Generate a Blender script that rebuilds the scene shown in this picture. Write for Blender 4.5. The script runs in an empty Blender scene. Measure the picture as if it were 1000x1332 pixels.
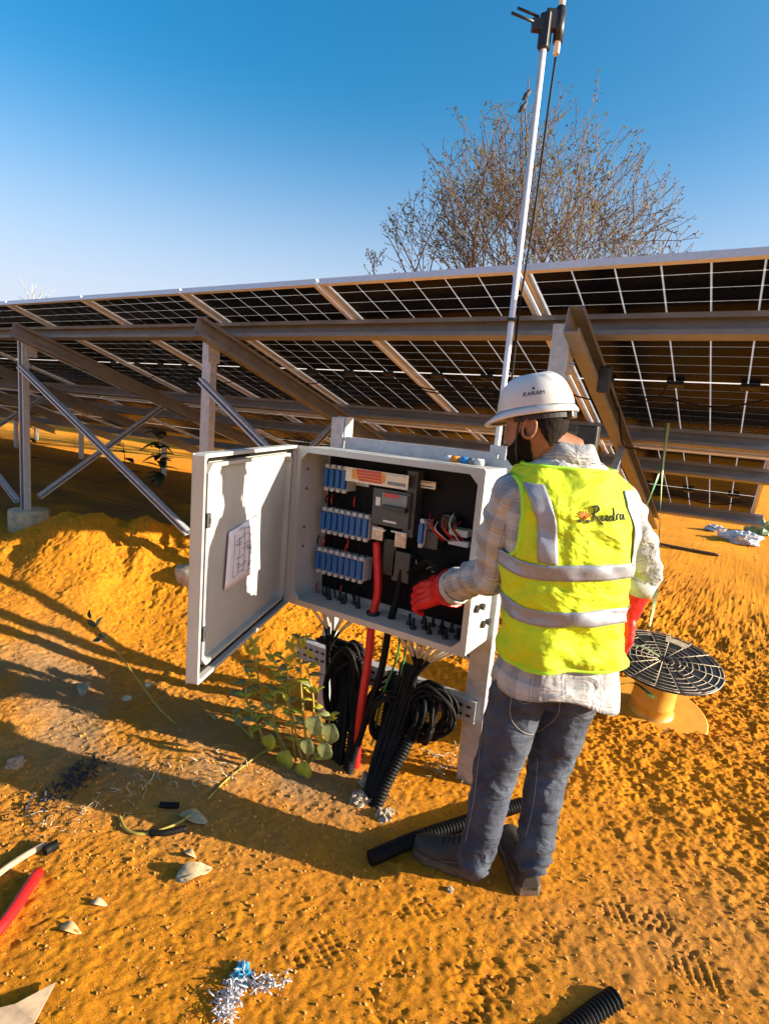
import bpy, bmesh, math, random
import numpy as np
from mathutils import Vector, Matrix, noise, Quaternion
from mathutils.bvhtree import BVHTree
random.seed(7); rng = np.random.default_rng(11)
S = bpy.context.scene; C = S.collection
PI = math.pi
# ------------------------------------------------------------------ camera, sky, sun, exposure
EYE = Vector((0, 0, 1.55)); FPX = 740.0
CR = Vector((0.84062558, 0.5349506, 0.08471423)); CU = Vector((-0.15692648, 0.09086186, 0.98342168)); CB = Vector((0.51838472, -0.83998332, 0.16032872))
cam = bpy.data.cameras.new('camera'); co = bpy.data.objects.new('camera', cam); C.objects.link(co)
co.matrix_world = Matrix(((CR.x, CU.x, CB.x, EYE.x), (CR.y, CU.y, CB.y, EYE.y), (CR.z, CU.z, CB.z, EYE.z), (0, 0, 0, 1)))
cam.sensor_fit = 'HORIZONTAL'; cam.sensor_width = 36; cam.lens = 36 * FPX / 1000; cam.clip_start = 0.05; cam.clip_end = 2000
S.camera = co
SUN = Vector((0.90, 0.340, 0.272)).normalized()
W = bpy.data.worlds.new('World'); S.world = W; W.use_nodes = True
nt = W.node_tree; bg = nt.nodes['Background']
sky = nt.nodes.new('ShaderNodeTexSky'); sky.sky_type = 'NISHITA'; sky.sun_disc = False
sky.sun_elevation = math.asin(SUN.z); sky.sun_rotation = math.atan2(SUN.x, SUN.y)
sky.altitude = 0; sky.air_density = 1.0; sky.dust_density = 3.0; sky.ozone_density = 3.0
hs = nt.nodes.new('ShaderNodeHueSaturation'); hs.inputs['Saturation'].default_value = 1.38; hs.inputs['Hue'].default_value = 0.489
nt.links.new(sky.outputs[0], hs.inputs['Color'])
# pale dusty air low over the whole horizon
tcw = nt.nodes.new('ShaderNodeTexCoord'); spw = nt.nodes.new('ShaderNodeSeparateXYZ'); nt.links.new(tcw.outputs['Generated'], spw.inputs[0])
mrw = nt.nodes.new('ShaderNodeMapRange'); mrw.interpolation_type = 'SMOOTHERSTEP'; mrw.inputs['From Min'].default_value = -0.02; mrw.inputs['From Max'].default_value = 0.50; mrw.inputs['To Min'].default_value = 0.95; mrw.inputs['To Max'].default_value = 0.0
nt.links.new(spw.outputs['Z'], mrw.inputs['Value'])
mxw = nt.nodes.new('ShaderNodeMix'); mxw.data_type = 'RGBA'; nt.links.new(mrw.outputs['Result'], mxw.inputs[0]); nt.links.new(hs.outputs[0], mxw.inputs[6]); mxw.inputs[7].default_value = (2.95, 3.02, 3.50, 1)
nt.links.new(mxw.outputs[2], bg.inputs[0]); bg.inputs[1].default_value = 0.092
sl = bpy.data.lights.new('sun', 'SUN'); sl.energy = 5.0; sl.angle = math.radians(0.5); sl.color = (1.0, 0.86, 0.66)
so = bpy.data.objects.new('sun', sl); C.objects.link(so); so.rotation_euler = SUN.to_track_quat('Z', 'Y').to_euler(); so.location = (6, 2, 6)
vs = S.view_settings; vs.view_transform = 'Standard'; vs.look = 'None'; vs.gamma = 1; vs.use_curve_mapping = False; vs.exposure = 1.58
S.display_settings.display_device = 'sRGB'

# ------------------------------------------------------------------ measuring helpers (photo pixel -> point on a real plane)
def ray(px, py): return CR * ((px - 500) / FPX) - CU * ((py - 666) / FPX) - CB
def atz(px, py, z=0.0):
    r = ray(px, py); return EYE + r * ((z - EYE.z) / r.z)
def aty(px, py, Y):
    r = ray(px, py); return EYE + r * (Y / r.y)
def atn(px, py, nx, ny, D):
    r = ray(px, py); return EYE + r * (D / (r.x * nx + r.y * ny))

# ------------------------------------------------------------------ object helpers
OFF = {}
def tag(o, label=None, cat=None, group=None, kind=None):
    if label: o['label'] = label
    if cat: o['category'] = cat
    if group: o['group'] = group
    if kind: o['kind'] = kind
    return o
def thing(name, label, cat, loc=(0, 0, 0), group=None):
    o = bpy.data.objects.new(name, None); C.objects.link(o); o.location = loc; o.empty_display_size = 0.1
    OFF[o.name] = Vector(loc); return tag(o, label, cat, group)
def link(name, me, parent=None, mat=None):
    o = bpy.data.objects.new(name, me); C.objects.link(o)
    if mat is not None and len(me.materials) == 0: me.materials.append(mat)
    if parent is not None: o.parent = parent
    return o
def offof(o):
    return OFF.get(o.name, Vector((0, 0, 0))) if o is not None else Vector((0, 0, 0))
class MB:
    def __init__(s): s.v = []; s.f = []; s.uv = {}; s.smooth = []
    def add(s, vs, fs, smooth=False, uvs=None):
        b = len(s.v); s.v += [Vector(p) for p in vs]
        for f in fs:
            if uvs is not None: s.uv[len(s.f)] = [uvs[i] for i in f]
            s.f.append([b + i for i in f]); s.smooth.append(smooth)
        return s
    def box(s, c, size, ax=None):
        c = Vector(c); hx, hy, hz = size[0] / 2, size[1] / 2, size[2] / 2
        X, Y, Z = ax if ax else (Vector((1, 0, 0)), Vector((0, 1, 0)), Vector((0, 0, 1)))
        vs = [c + X * (i * hx) + Y * (j * hy) + Z * (k * hz) for i in (-1, 1) for j in (-1, 1) for k in (-1, 1)]
        return s.add(vs, [(0, 1, 3, 2), (4, 6, 7, 5), (0, 4, 5, 1), (2, 3, 7, 6), (0, 2, 6, 4), (1, 5, 7, 3)])
    def bbox(s, c, size, ax=None, b=0.004):
        """bevelled box"""
        c = Vector(c); X, Y, Z = ax if ax else (Vector((1, 0, 0)), Vector((0, 1, 0)), Vector((0, 0, 1)))
        bm = bmesh.new(); bmesh.ops.create_cube(bm, size=1.0)
        for v in bm.verts: v.co = Vector((v.co.x * size[0], v.co.y * size[1], v.co.z * size[2]))
        bmesh.ops.bevel(bm, geom=bm.edges[:], offset=min(b, min(size) * 0.45), segments=2, affect='EDGES', profile=0.5)
        bm.verts.index_update()
        vs = [c + X * v.co.x + Y * v.co.y + Z * v.co.z for v in bm.verts]; fs = [[v.index for v in f.verts] for f in bm.faces]
        bm.free(); return s.add(vs, fs)
    def loft(s, rings, closed=True, caps=True, smooth=True, uv=False):
        n = len(rings[0]); vs = [p for r in rings for p in r]; fs = []; uvs = None
        if uv:
            uvs = []; acc = 0
            for i, r in enumerate(rings):
                if i: acc += (sum((Vector(p) for p in r), Vector()) / n - sum((Vector(p) for p in rings[i - 1]), Vector()) / n).length
                per = sum((Vector(r[k]) - Vector(r[k - 1])).length for k in range(n))
                for k in range(n): uvs.append((uv * k / n, acc))
        for i in range(len(rings) - 1):
            for k in range(n if closed else n - 1):
                k2 = (k + 1) % n
                fs.append((i * n + k, i * n + k2, (i + 1) * n + k2, (i + 1) * n + k))
        b = len(s.v); s.v += [Vector(p) for p in vs]
        for f in fs:
            if uvs:
                q = [uvs[i] for i in f]
                if max(a[0] for a in q) - min(a[0] for a in q) > uv * 0.5: q = [(a[0] + uv if a[0] < uv * 0.5 else a[0], a[1]) for a in q]
                s.uv[len(s.f)] = q
            s.f.append([b + i for i in f]); s.smooth.append(smooth)
        if caps and closed:
            s.f.append([b + i for i in range(n)][::-1]); s.smooth.append(False)
            s.f.append([b + (len(rings) - 1) * n + i for i in range(n)]); s.smooth.append(False)
        return s
    def tube(s, pts, r, n=8, caps=True, smooth=True, uv=False, flat=1.0, up=None):
        pts = [Vector(p) for p in pts]; rings = []; N = None
        for i, p in enumerate(pts):
            t = (pts[min(i + 1, len(pts) - 1)] - pts[max(i - 1, 0)]).normalized()
            if N is None:
                a = Vector(up) if up else (Vector((0, 0, 1)) if abs(t.z) < 0.9 else Vector((1, 0, 0)))
                N = (a - t * a.dot(t)).normalized()
            else:
                N = (N - t * N.dot(t)).normalized()
            B = t.cross(N); rr = r[i] if isinstance(r, (list, tuple)) else r
            rings.append([p + N * (math.cos(2 * PI * k / n) * rr * flat) + B * (math.sin(2 * PI * k / n) * rr) for k in range(n)])
        return s.loft(rings, caps=caps, smooth=smooth, uv=uv)
    def caps_tube(s, pts, rad, n=14):
        """tube with rounded ends"""
        pts = [Vector(p) for p in pts]; P = []; Rr = []
        d0 = (pts[0] - pts[1]).normalized(); d1 = (pts[-1] - pts[-2]).normalized()
        for a in (80, 55, 25): P.append(pts[0] + d0 * rad[0] * math.sin(math.radians(a))); Rr.append(rad[0] * math.cos(math.radians(a)))
        P += pts; Rr += list(rad)
        for a in (25, 55, 80): P.append(pts[-1] + d1 * rad[-1] * math.sin(math.radians(a))); Rr.append(rad[-1] * math.cos(math.radians(a)))
        return s.tube(P, Rr, n)
    def ball(s, c, r, nu=14, nv=10, ax=None):
        c = Vector(c); rx, ry, rz = r if isinstance(r, (tuple, list)) else (r, r, r)
        X, Y, Z = ax if ax else (Vector((1, 0, 0)), Vector((0, 1, 0)), Vector((0, 0, 1)))
        rings = []
        for i in range(nv + 1):
            th = PI * (i + 0.02) / (nv + 0.04) - PI / 2
            rings.append([c + X * (rx * math.cos(th) * math.cos(2 * PI * k / nu)) + Y * (ry * math.cos(th) * math.sin(2 * PI * k / nu)) + Z * (rz * math.sin(th)) for k in range(nu)])
        return s.loft(rings)
    def cyl(s, a, b, r, n=16, r2=None): return s.tube([a, b], [r, r if r2 is None else r2], n)
    def mesh(s, name, off=Vector((0, 0, 0))):
        me = bpy.data.meshes.new(name); me.from_pydata([tuple(p - off) for p in s.v], [], s.f)
        me.polygons.foreach_set('use_smooth', s.smooth)
        if s.uv:
            l = me.uv_layers.new(name='uv')
            for fi, q in s.uv.items():
                for li, uvp in zip(me.polygons[fi].loop_indices, q): l.data[li].uv = uvp
        me.update(); return me
    def build(s, name, mat, parent=None, label=None, cat=None, group=None, kind=None):
        off = offof(parent); me = s.mesh(name, off); o = link(name, me, parent, mat); OFF[o.name] = off
        return tag(o, label, cat, group, kind)
def single(mb, name, mat, label, cat, group=None, kind=None):
    """a top-level thing that is one mesh: origin at its base centre"""
    n = len(mb.v); c = sum(mb.v, Vector()) / n; c.z = min(p.z for p in mb.v)
    me = mb.mesh(name, c); o = link(name, me, None, mat); o.location = c; OFF[o.name] = c.copy()
    return tag(o, label, cat, group, kind)
def spline(pts, k=8):
    pts = [Vector(p) for p in pts]; out = []
    P = [pts[0] * 2 - pts[1]] + pts + [pts[-1] * 2 - pts[-2]]
    for i in range(1, len(P) - 2):
        for j in range(k):
            t = j / k; a, b, c, d = P[i - 1], P[i], P[i + 1], P[i + 2]
            out.append(0.5 * ((2 * b) + (c - a) * t + (2 * a - 5 * b + 4 * c - d) * t * t + (3 * b - a - 3 * c + d) * t ** 3))
    out.append(pts[-1]); return out
def lerpl(xs, ys, x): return float(np.interp(x, xs, ys))
def remeshed(mb, voxel, smooth=2, off=Vector((0, 0, 0)), disp=None, name='m'):
    me = mb.mesh(name); o = bpy.data.objects.new('tmp', me); C.objects.link(o)
    m = o.modifiers.new('r', 'REMESH'); m.mode = 'VOXEL'; m.voxel_size = voxel
    if smooth:
        q = o.modifiers.new('s', 'SMOOTH'); q.iterations = smooth; q.factor = 0.5
    dg = bpy.context.evaluated_depsgraph_get(); dg.update()
    nm = bpy.data.meshes.new_from_object(o.evaluated_get(dg)); bpy.data.objects.remove(o); bpy.data.meshes.remove(me)
    nm.name = name
    if disp:
        ds = [(v.co + v.normal * disp(v.co, v.normal)) for v in nm.vertices]
        for v, p in zip(nm.vertices, ds): v.co = p
    for v in nm.vertices: v.co -= off
    nm.polygons.foreach_set('use_smooth', [True] * len(nm.polygons)); nm.update(); return nm
def copy_tree(o, parent=None):
    c = o.copy(); C.objects.link(c)
    if parent is not None: c.parent = parent
    for ch in list(o.children): copy_tree(ch, c)
    return c
def textmesh(txt, size, extrude=0.0005):
    cu = bpy.data.curves.new('t', 'FONT'); cu.body = txt; cu.size = size; cu.extrude = extrude; cu.align_x = 'CENTER'; cu.align_y = 'CENTER'; cu.resolution_u = 3
    o = bpy.data.objects.new('t', cu); C.objects.link(o); dg = bpy.context.evaluated_depsgraph_get(); dg.update()
    me = bpy.data.meshes.new_from_object(o.evaluated_get(dg)); bpy.data.objects.remove(o); bpy.data.curves.remove(cu); return me

# ------------------------------------------------------------------ materials
def mat(name, col, rough=0.6, metal=0.0, var=0.15, scale=20.0, bump=0.0, bscale=None, spec=0.5, col2=None, coat=0.0, trans=None, obj=True):
    m = bpy.data.materials.new(name); m.use_nodes = True; t = m.node_tree; p = t.nodes['Principled BSDF']
    tc = t.nodes.new('ShaderNodeTexCoord'); src = tc.outputs['Object']
    n = t.nodes.new('ShaderNodeTexNoise'); n.inputs['Scale'].default_value = scale; n.inputs['Detail'].default_value = 6; n.inputs['Roughness'].default_value = 0.65
    t.links.new(src, n.inputs['Vector'])
    r = t.nodes.new('ShaderNodeValToRGB'); r.color_ramp.elements[0].position = 0.3; r.color_ramp.elements[1].position = 0.7
    c2 = col2 or tuple(max(0, c * (1 - var * 1.6)) for c in col); c1 = col if col2 else tuple(min(1, c * (1 + var * 0.5)) for c in col)
    r.color_ramp.elements[0].color = (*c2, 1); r.color_ramp.elements[1].color = (*c1, 1)
    t.links.new(n.outputs['Fac'], r.inputs['Fac']); t.links.new(r.outputs['Color'], p.inputs['Base Color'])
    p.inputs['Metallic'].default_value = metal; p.inputs['Specular IOR Level'].default_value = spec
    mr = t.nodes.new('ShaderNodeMapRange'); mr.inputs['To Min'].default_value = max(0.02, rough - 0.1); mr.inputs['To Max'].default_value = min(1, rough + 0.1)
    t.links.new(n.outputs['Fac'], mr.inputs['Value']); t.links.new(mr.outputs['Result'], p.inputs['Roughness'])
    if coat: p.inputs['Coat Weight'].default_value = coat; p.inputs['Coat Roughness'].default_value = 0.08
    if bump:
        b = t.nodes.new('ShaderNodeBump'); b.inputs['Strength'].default_value = 1.0; b.inputs['Distance'].default_value = bump
        n2 = t.nodes.new('ShaderNodeTexNoise'); n2.inputs['Scale'].default_value = bscale or scale * 3; n2.inputs['Detail'].default_value = 8
        t.links.new(src, n2.inputs['Vector']); t.links.new(n2.outputs['Fac'], b.inputs['Height']); t.links.new(b.outputs['Normal'], p.inputs['Normal'])
    if trans:
        tr = t.nodes.new('ShaderNodeBsdfTranslucent'); t.links.new(r.outputs['Color'], tr.inputs['Color'])
        mx = t.nodes.new('ShaderNodeMixShader'); mx.inputs[0].default_value = trans
        out = t.nodes['Material Output']; t.links.new(p.outputs[0], mx.inputs[1]); t.links.new(tr.outputs[0], mx.inputs[2]); t.links.new(mx.outputs[0], out.inputs['Surface'])
    return m
M = {}
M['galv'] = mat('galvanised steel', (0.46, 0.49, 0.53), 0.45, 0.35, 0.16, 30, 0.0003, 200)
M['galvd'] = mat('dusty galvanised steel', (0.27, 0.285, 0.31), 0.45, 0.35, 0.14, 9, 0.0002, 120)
M['alu'] = mat('anodised aluminium', (0.72, 0.72, 0.73), 0.38, 0.3, 0.08, 40)
M['cell'] = mat('solar cell under glass', (0.004, 0.006, 0.015), 0.25, 0, 0.3, 6, spec=0.06)
M['sheet'] = mat('clear laminate between cells', (0.90, 0.90, 0.90), 0.3, 0, 0.04, 8, trans=0.8)
M['blackp'] = mat('black plastic', (0.018, 0.018, 0.019), 0.42, 0, 0.3, 40)
M['rubber'] = mat('black cable sheath', (0.007, 0.007, 0.007), 0.65, 0, 0.4, 30, 0.0006, 180, spec=0.18)
M['grp'] = mat('grey moulded enclosure', (0.50, 0.51, 0.50), 0.5, 0, 0.1, 4.5, 0.0002, 220, col2=(0.40, 0.39, 0.36))
M['grpin'] = mat('grey door inside', (0.45, 0.455, 0.43), 0.5, 0, 0.12, 4, 0.0002, 160, col2=(0.36, 0.355, 0.32))
M['plate'] = mat('black mounting plate', (0.006, 0.006, 0.007), 0.7, 0, 0.3, 20, spec=0.2)
M['fuseblue'] = mat('blue fuse handle', (0.022, 0.13, 0.40), 0.35, 0, 0.12, 60)
M['fusewhite'] = mat('pale fuse body', (0.55, 0.56, 0.58), 0.45, 0, 0.12, 60)
M['gear'] = mat('dark grey switch housing', (0.055, 0.058, 0.062), 0.45, 0, 0.2, 40)
M['gearl'] = mat('light grey switch housing', (0.20, 0.21, 0.23), 0.45, 0, 0.2, 40)
M['red'] = mat('red cable sheath', (0.62, 0.012, 0.012), 0.38, 0, 0.12, 40)
M['redlabel'] = mat('red label', (0.55, 0.02, 0.02), 0.4, 0, 0.1, 40)
M['copper'] = mat('tinned copper', (0.62, 0.45, 0.36), 0.4, 0.7, 0.3, 80)
M['pcb'] = mat('green circuit board', (0.02, 0.14, 0.06), 0.45, 0, 0.3, 120)
M['white'] = mat('white plastic', (0.72, 0.72, 0.72), 0.4, 0, 0.08, 40)
M['stickery'] = mat('yellow warning sticker', (0.75, 0.45, 0.02), 0.45, 0, 0.1, 60)
M['stickerw'] = mat('cream sticker', (0.75, 0.68, 0.55), 0.45, 0, 0.1, 60)
M['sunlit_orange'] = mat('sunlit orange label', (0.72, 0.30, 0.05), 0.45, 0, 0.2, 60)  # guard plate print, orange of the sunlight put into its colour
M['ink'] = mat('dark ink', (0.05, 0.04, 0.09), 0.7, 0, 0.2, 60)
M['inkblack'] = mat('black print', (0.02, 0.02, 0.02), 0.6, 0, 0.2, 60)
M['paper'] = mat('white paper', (0.72, 0.70, 0.78), 0.8, 0, 0.06, 30)
M['ferrule'] = mat('cream cable ends', (0.66, 0.60, 0.48), 0.5, 0, 0.2, 60)
M['greenwire'] = mat('green earth wire', (0.03, 0.22, 0.05), 0.4, 0, 0.2, 40)
M['yellowp'] = mat('yellow plastic', (0.70, 0.50, 0.02), 0.4, 0, 0.1, 40)
M['orangep'] = mat('orange plastic', (0.80, 0.28, 0.02), 0.4, 0, 0.1, 40)
M['bluep'] = mat('blue plastic', (0.02, 0.22, 0.55), 0.4, 0, 0.1, 40)
M['concrete'] = mat('dusty concrete', (0.56, 0.43, 0.27), 0.9, 0, 0.3, 14, 0.006, 60)
M['skin'] = mat('brown skin', (0.27, 0.115, 0.055), 0.5, 0, 0.12, 60, 0.0004, 300)
M['hair'] = mat('black hair', (0.016, 0.011, 0.008), 0.85, 0, 0.5, 200, 0.002, 320, spec=0.12)
M['helmet'] = mat('white helmet plastic', (0.64, 0.63, 0.62), 0.34, 0, 0.10, 9, col2=(0.52, 0.49, 0.45))
M['strap'] = mat('black strap', (0.02, 0.02, 0.022), 0.7, 0, 0.2, 60)
M['hivis'] = mat('yellow green hi-vis fabric', (0.56, 0.70, 0.008), 0.8, 0, 0.14, 5, 0.0016, 70)
M['hivisb'] = mat('bright green vest binding', (0.42, 0.80, 0.02), 0.75, 0, 0.1, 30)
M['reflect'] = mat('grey reflective tape', (0.30, 0.32, 0.37), 0.42, 0.25, 0.12, 60, 0.0005, 160)
M['glove'] = mat('red rubber glove', (0.62, 0.012, 0.012), 0.45, 0, 0.18, 25, 0.0012, 110)
M['shoe'] = mat('dusty black leather', (0.022, 0.019, 0.018), 0.7, 0, 0.2, 14, 0.002, 90, col2=(0.040, 0.028, 0.018))
M['sole'] = mat('dark shoe sole', (0.13, 0.085, 0.05), 0.8, 0, 0.4, 30, 0.001, 120)
M['stitch'] = mat('pale stitching', (0.26, 0.24, 0.22), 0.8, 0, 0.2, 60)
M['plasticsheet'] = mat('pale plastic scraps', (0.62, 0.64, 0.66), 0.35, 0, 0.25, 40)
M['foil'] = mat('silver shreds', (0.62, 0.62, 0.66), 0.35, 0.5, 0.3, 60)
M['bluewrap'] = mat('blue plastic wrapper', (0.04, 0.30, 0.52), 0.35, 0, 0.25, 40)
M['dryleaf'] = mat('dry leaf', (0.52, 0.36, 0.16), 0.8, 0, 0.3, 40)
M['paleleaf'] = mat('bleached dry leaf', (0.50, 0.38, 0.22), 0.8, 0, 0.3, 40)
M['leaf'] = mat('grey green leaf', (0.34, 0.37, 0.14), 0.5, 0, 0.25, 30, trans=0.35)
M['leafy'] = mat('sunlit yellow green leaf', (0.66, 0.60, 0.05), 0.5, 0, 0.25, 30, trans=0.4)  # leaves in sun: the yellow of the light is put into the colour
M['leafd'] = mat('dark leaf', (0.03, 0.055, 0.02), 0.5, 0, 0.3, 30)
M['stem'] = mat('yellow green stem', (0.40, 0.30, 0.05), 0.6, 0, 0.3, 30)
M['stemb'] = mat('brown stem', (0.16, 0.08, 0.035), 0.7, 0, 0.3, 30)
M['bark'] = mat('tree bark', (0.15, 0.095, 0.065), 0.85, 0, 0.4, 10)
M['treeleaf'] = mat('small olive tree leaf', (0.13, 0.12, 0.035), 0.6, 0, 0.5, 3, trans=0.25)
M['haytwig'] = mat('bleached twig', (0.50, 0.50, 0.50), 0.8, 0, 0.2, 10)
M['rag'] = mat('dirty rag', (0.40, 0.32, 0.23), 0.9, 0, 0.3, 30)
M['clod'] = mat('sandy clods', (0.58, 0.25, 0.03), 0.95, 0, 0.3, 9, col2=(0.34, 0.15, 0.04))
M['stone'] = mat('dusty stone', (0.42, 0.30, 0.20), 0.9, 0, 0.4, 30, 0.003, 80)
M['char'] = mat('charred scraps', (0.035, 0.032, 0.035), 0.6, 0, 0.8, 60)
M['wood'] = mat('weathered wood', (0.42, 0.30, 0.19), 0.8, 0, 0.3, 20)
M['bird'] = mat('dark bird feathers', (0.05, 0.045, 0.05), 0.7, 0, 0.3, 60)
M['spooly'] = mat('orange yellow drum plastic', (0.62, 0.30, 0.03), 0.5, 0, 0.15, 12, 0.0006, 60)
M['spoolpale'] = mat('pale mould lines', (0.42, 0.34, 0.24), 0.7, 0, 0.2, 40)
M['strapg'] = mat('green plastic strap', (0.02, 0.20, 0.09), 0.4, 0, 0.3, 20)
M['strapp'] = mat('pale green strap', (0.30, 0.42, 0.22), 0.4, 0, 0.3, 20)

def creases(m, scale, stretch, dist):
    t = m.node_tree; p = t.nodes['Principled BSDF']; tc = t.nodes.new('ShaderNodeTexCoord'); mp = t.nodes.new('ShaderNodeMapping'); mp.inputs['Scale'].default_value = (1, 1, stretch); mp.inputs['Rotation'].default_value = (0.35, 0.25, 0)
    t.links.new(tc.outputs['Object'], mp.inputs['Vector']); n = t.nodes.new('ShaderNodeTexNoise'); n.inputs['Scale'].default_value = scale; n.inputs['Detail'].default_value = 3; n.inputs['Distortion'].default_value = 0.6; t.links.new(mp.outputs[0], n.inputs['Vector'])
    r = t.nodes.new('ShaderNodeMapRange'); sb = t.nodes.new('ShaderNodeMath'); sb.operation = 'SUBTRACT'; sb.inputs[1].default_value = 0.5; t.links.new(n.outputs['Fac'], sb.inputs[0]); ab = t.nodes.new('ShaderNodeMath'); ab.operation = 'ABSOLUTE'; t.links.new(sb.outputs[0], ab.inputs[0])
    b = t.nodes.new('ShaderNodeBump'); b.inputs['Distance'].default_value = dist; b.invert = True; t.links.new(ab.outputs[0], b.inputs['Height'])
    old = p.inputs['Normal'].links[0].from_socket if p.inputs['Normal'].links else None
    if old: t.links.new(old, b.inputs['Normal'])
    t.links.new(b.outputs[0], p.inputs['Normal']); return m
def denim():
    m = mat('faded blue denim', (0.035, 0.050, 0.085), 0.85, 0, 0.3, 6, 0.0025, 60); t = m.node_tree
    r = [n for n in t.nodes if n.type == 'VALTORGB'][0]
    r.color_ramp.elements[0].color = (0.007, 0.011, 0.024, 1); r.color_ramp.elements[1].color = (0.075, 0.096, 0.138, 1)
    return m
M['denim'] = creases(denim(), 6, 2.2, 0.038); creases(M['hivis'], 5, 1.8, 0.045)
def plaid():
    m = bpy.data.materials.new('pale grey checked shirt'); m.use_nodes = True; t = m.node_tree; p = t.nodes['Principled BSDF']; p.inputs['Roughness'].default_value = 0.85
    uv = t.nodes.new('ShaderNodeUVMap'); uv.uv_map = 'uv'; sp = t.nodes.new('ShaderNodeSeparateXYZ'); t.links.new(uv.outputs[0], sp.inputs[0])
    def mth(op, a, b=None):
        n = t.nodes.new('ShaderNodeMath'); n.operation = op
        for i, x in enumerate((a, b)):
            if x is None: continue
            if isinstance(x, (int, float)): n.inputs[i].default_value = x
            else: t.links.new(x, n.inputs[i])
        return n.outputs[0]
    def stripe(src, period, w, ph): 
        return mth('LESS_THAN', mth('FRACT', mth('ADD', mth('MULTIPLY', src, 1 / period), ph)), w)
    dark = None
    broad = mth('ADD', stripe(sp.outputs[0], 0.085, 0.42, 0.1), stripe(sp.outputs[1], 0.085, 0.42, 0.3))
    thin = mth('MAXIMUM', stripe(sp.outputs[0], 0.085, 0.045, 0.62), stripe(sp.outputs[1], 0.085, 0.045, 0.82))
    n = t.nodes.new('ShaderNodeTexNoise'); n.inputs['Scale'].default_value = 25; n.inputs['Detail'].default_value = 5
    f = mth('ADD', mth('MULTIPLY', broad, 0.30), mth('MULTIPLY', thin, 0.42)); f = mth('ADD', f, mth('MULTIPLY', n.outputs['Fac'], 0.15))
    r = t.nodes.new('ShaderNodeValToRGB'); r.color_ramp.elements[0].color = (0.47, 0.465, 0.45, 1); r.color_ramp.elements[1].color = (0.13, 0.14, 0.17, 1)
    t.links.new(f, r.inputs[0]); t.links.new(r.outputs[0], p.inputs['Base Color'])
    b = t.nodes.new('ShaderNodeBump'); b.inputs['Distance'].default_value = 0.0015; t.links.new(n.outputs['Fac'], b.inputs['Height']); t.links.new(b.outputs[0], p.inputs['Normal'])
    return m
M['plaid'] = creases(plaid(), 9, 1.6, 0.035)

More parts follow.
